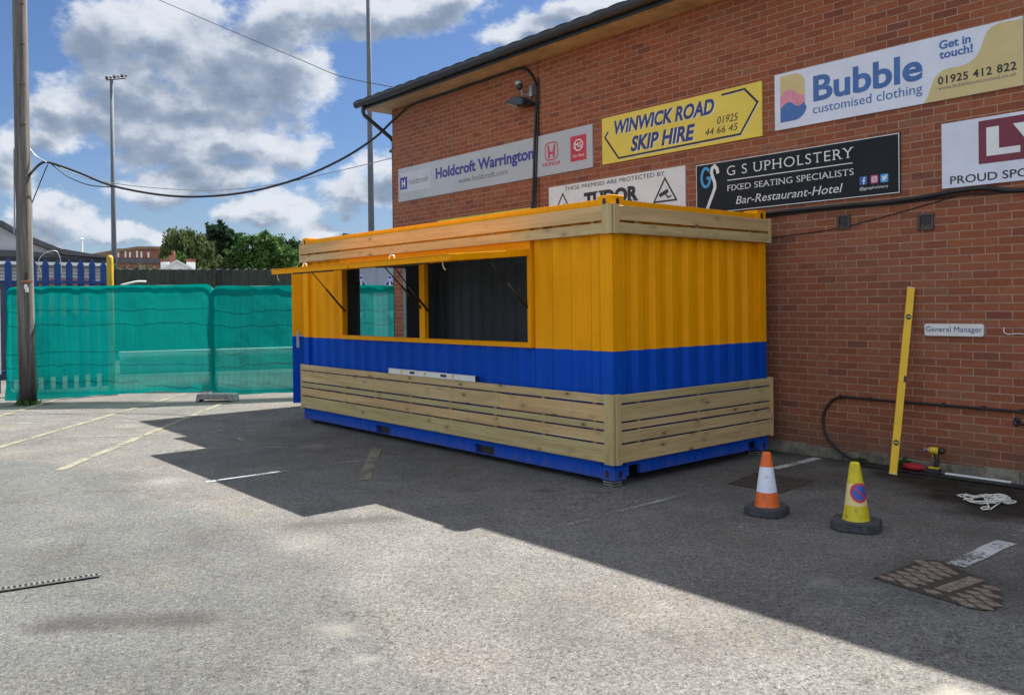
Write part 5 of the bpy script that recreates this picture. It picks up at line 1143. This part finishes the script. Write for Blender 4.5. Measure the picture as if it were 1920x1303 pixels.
# flat trims lying along the wall foot
mb = MB(); mb.box(1.02, 2.60, 2.50, 2.60, .003, .018, 0, Matrix.Translation((0, 0, 0)) @ Matrix.Translation((1.8, 2.55, 0)) @ Matrix.Rotation(R(1.0), 4, 'Z') @ Matrix.Translation((-1.8, -2.55, 0)))
tag(mb.build('trim_board', 'black', origin=(1.8, 2.55, 0), bevel=.003), 'long flat black trim board lying along the foot of the wall', 'trim board')
mb = MB(); mb.box(1.80, 2.36, 2.575, 2.615, .020, .034, 0, Matrix.Translation((1.8, 2.6, 0)) @ Matrix.Rotation(R(1.5), 4, 'Z') @ Matrix.Translation((-1.8, -2.6, 0)))
tag(mb.build('trim_strip', 'whitep', origin=(2.0, 2.6, .02), bevel=.003), 'narrow white strip lying on the black trim board', 'trim strip')
# red crumpled bag
mb = MB(); n1_, n2_ = 22, 12
for j in range(n2_ + 1):
    v = pi * j / n2_
    for i in range(n1_):
        u = 2 * pi * i / n1_; q = Vector((math.sin(v) * math.cos(u), math.sin(v) * math.sin(u), math.cos(v))); d_ = 1 + .22 * mnoise.noise(q * 2.4) + .10 * mnoise.noise(q * 6)
        mb.v.append(Vector((1.515 + q.x * .115 * d_, 2.575 + q.y * .07 * d_, .052 + max(-.030, q.z * .034 * d_))))
for j in range(n2_):
    for i in range(n1_): mb.f.append((j * n1_ + i, j * n1_ + (i + 1) % n1_, (j + 1) * n1_ + (i + 1) % n1_, (j + 1) * n1_ + i)); mb.m.append(0)
tag(mb.build('bag', 'bagred', origin=(1.515, 2.575, .02), smooth=True), 'crumpled flat red bag lying beside the cordless drill', 'bag')
# tangled white rope
rd = random.Random(4); pts = []
def arc(cx, cy, rx, ry, a0, a1, k, z): return [(cx + rx * math.cos(a0 + (a1 - a0) * i / k) + rd.uniform(-.004, .004), cy + ry * math.sin(a0 + (a1 - a0) * i / k) + rd.uniform(-.006, .006), z + .004 * math.sin(i)) for i in range(k + 1)]
pts += arc(2.25, 1.86, .035, .06, 0, 5.5, 10, .008); pts += arc(2.33, 1.83, .05, .07, 2.2, 9.5, 14, .014)
for k in range(5): pts += arc(2.41 + .012 * k, 1.76 + rd.uniform(-.03, .03), .05 + .006 * k, .11 + .012 * k, 2.0, 8.6, 16, .012 + .005 * k)
pts += arc(2.56, 1.52, .03, .05, 1.5, 6.8, 10, .010)
for k in range(6): pts += arc(2.535 + rd.uniform(-.02, .03), 1.85 + rd.uniform(-.03, .03), .05 + rd.uniform(-.01, .012), .08 + rd.uniform(-.02, .02), rd.uniform(0, 3), rd.uniform(7, 10), 16, .016 + .005 * k)
pts += arc(2.44, 1.72, .11, .10, 3.5, 7.5, 14, .02); pts += arc(2.60, 1.88, .045, .07, 2.5, 8.2, 12, .012)
cable('rope', 'tangled heap of thin white rope on the damp tarmac', pts, .0058, 'rope', sub=2, cat='rope')
# inspection covers
def cover(label, quad, rot, cell, tm='iron', name='manhole_cover'):
    cx = sum(q[0] for q in quad) / len(quad); cy = sum(q[1] for q in quad) / len(quad)
    t = thing(name, label, 'manhole cover', (cx, cy, 0)); mb = MB(); mb.prism(quad, -.001, .0012, 'z'); mb.build('plate', 'irondk', t)
    mb = MB(); ca, sa = math.cos(rot), math.sin(rot)
    for i in range(-5, 6):
        for j in range(-22, 23):
            lx, ly = (i + (j % 2) * .5) * cell, j * cell * .29
            x, y = cx + lx * ca - ly * sa, cy + lx * sa + ly * ca
            if abs(lx) < .035 and 0: continue
            if pdist((x, y), quad) < cell * .16 or (abs(lx - .01) < .085 and -.22 < ly < .22): continue
            h = .39 * cell; k_ = .205 * cell; pl = [(x + (p * ca - q * sa), y + (p * sa + q * ca)) for p, q in ((-h, 0), (-h * .25, -k_ * .9), (h * .2, -k_), (h, 0), (h * .25, k_ * .9), (-h * .2, k_))]
            mb.prism(pl, .0008, .0055, 'z')
    mb.build('tread', tm, t)
    mb = MB(); Mq = Matrix.Translation((cx, cy, 0)) @ Matrix.Rotation(rot, 4, 'Z'); mb.box(-.035, .055, -.18, .18, .0008, .0050, 0, Mq)
    mb.build('name_bar', tm, t, bevel=.002)
    if cell > .1:
        mb = MB()
        for i in range(len(quad)):
            a, b = Vector((*quad[i], 0)), Vector((*quad[(i + 1) % len(quad)], 0)); tt = (b - a).normalized(); nn2 = Vector((-tt.y, tt.x, 0)); mb.face([a + Zv * .0018, b + Zv * .0018, b + nn2 * .018 + Zv * .0018, a + nn2 * .018 + Zv * .0018])
        mb.build('frame', 'irondk', t)
cover('large rusty cast iron cover with raised diamond tread in the foreground tarmac', [(2.774, -.73), (3.36, -.83), (3.43, -.81), (3.455, -.74), (3.43, -.58), (3.36, -.42), (3.16, -.25), (2.92, -.10), (2.85, -.115), (2.80, -.18)], R(-8), .145)
cover('faint rusty iron cover set in the tarmac behind the orange cone', [(.60, .86), (1.15, .86), (1.07, 1.55), (.50, 1.50)], R(2), .085, 'ironmid')
# drainage channel
dg_ = thing('drain_channel', 'narrow slotted drain grating set in the tarmac at the left edge', 'drain', (-.52, -4.5, 0)); dv = Vector((.097, .499, 0)).normalized(); pv = Vector((dv.y, -dv.x, 0)); e0 = Vector((-.472, -4.20, 0))
Mdg = Matrix(((dv.x, pv.x, 0, e0.x), (dv.y, pv.y, 0, e0.y), (0, 0, 1, 0), (0, 0, 0, 1)))
mb = MB(); mb.box(-2.5, 0, -.034, .034, .0035, .0062, 0, Mdg); mb.build('channel', 'ink', dg_)
mb = MB()
for k in range(84): mb.box(-.008 - k * .0295, .007 - k * .0295, -.028, .028, .006, .0115, 0, Mdg)
mb.box(-2.5, 0, -.037, -.028, .0045, .010, 0, Mdg); mb.box(-2.5, 0, .028, .037, .0045, .010, 0, Mdg)
mb.build('grating', 'draingrey', dg_)
# weeds at the wall foot and by the pole
def weed(label, x, y, r, h, n, seed):
    rd = random.Random(seed); mb = MB()
    for k in range(n):
        a = rd.uniform(0, 2 * pi); d_ = abs(rd.gauss(0, .5)) * r; p = Vector((x + d_ * math.cos(a), min(y + d_ * math.sin(a) * .6, 2.69 if y > 2 else 99), 0)); hh = h * rd.uniform(.35, 1) * (1 - .5 * d_ / r)
        dr_ = Vector((rd.gauss(0, .45), rd.gauss(0, .45), 1)).normalized(); sd = dr_.orthogonal().normalized() * hh * rd.uniform(.10, .2); q = p + dr_ * hh
        mb.face([p - sd * .3, p + (q - p) * .55 - sd, q + Vector((rd.gauss(0, .01), rd.gauss(0, .01), -.005)), p + (q - p) * .55 + sd])
        f_ = rd.random()
        for i in range(len(mb.v) - 4, len(mb.v)): mb.w[i] = (f_, 0, 0)
    tag(mb.build('weed', 'weed', origin=(x, y, 0)), label, 'weed', 'weeds in the yard')
weed('clump of green weeds at the wall foot right of the yellow level', 1.40, 2.67, .13, .15, 130, 1); weed('sparse green weed at the wall foot by the looping cable', .93, 2.68, .09, .09, 60, 2); weed('dark weeds around the foot of the wooden pole', -11.66, -2.5, .42, .16, 160, 3)
weed('tiny green weed under the long wall cable near the white strip', 2.15, 2.69, .08, .05, 24, 5)
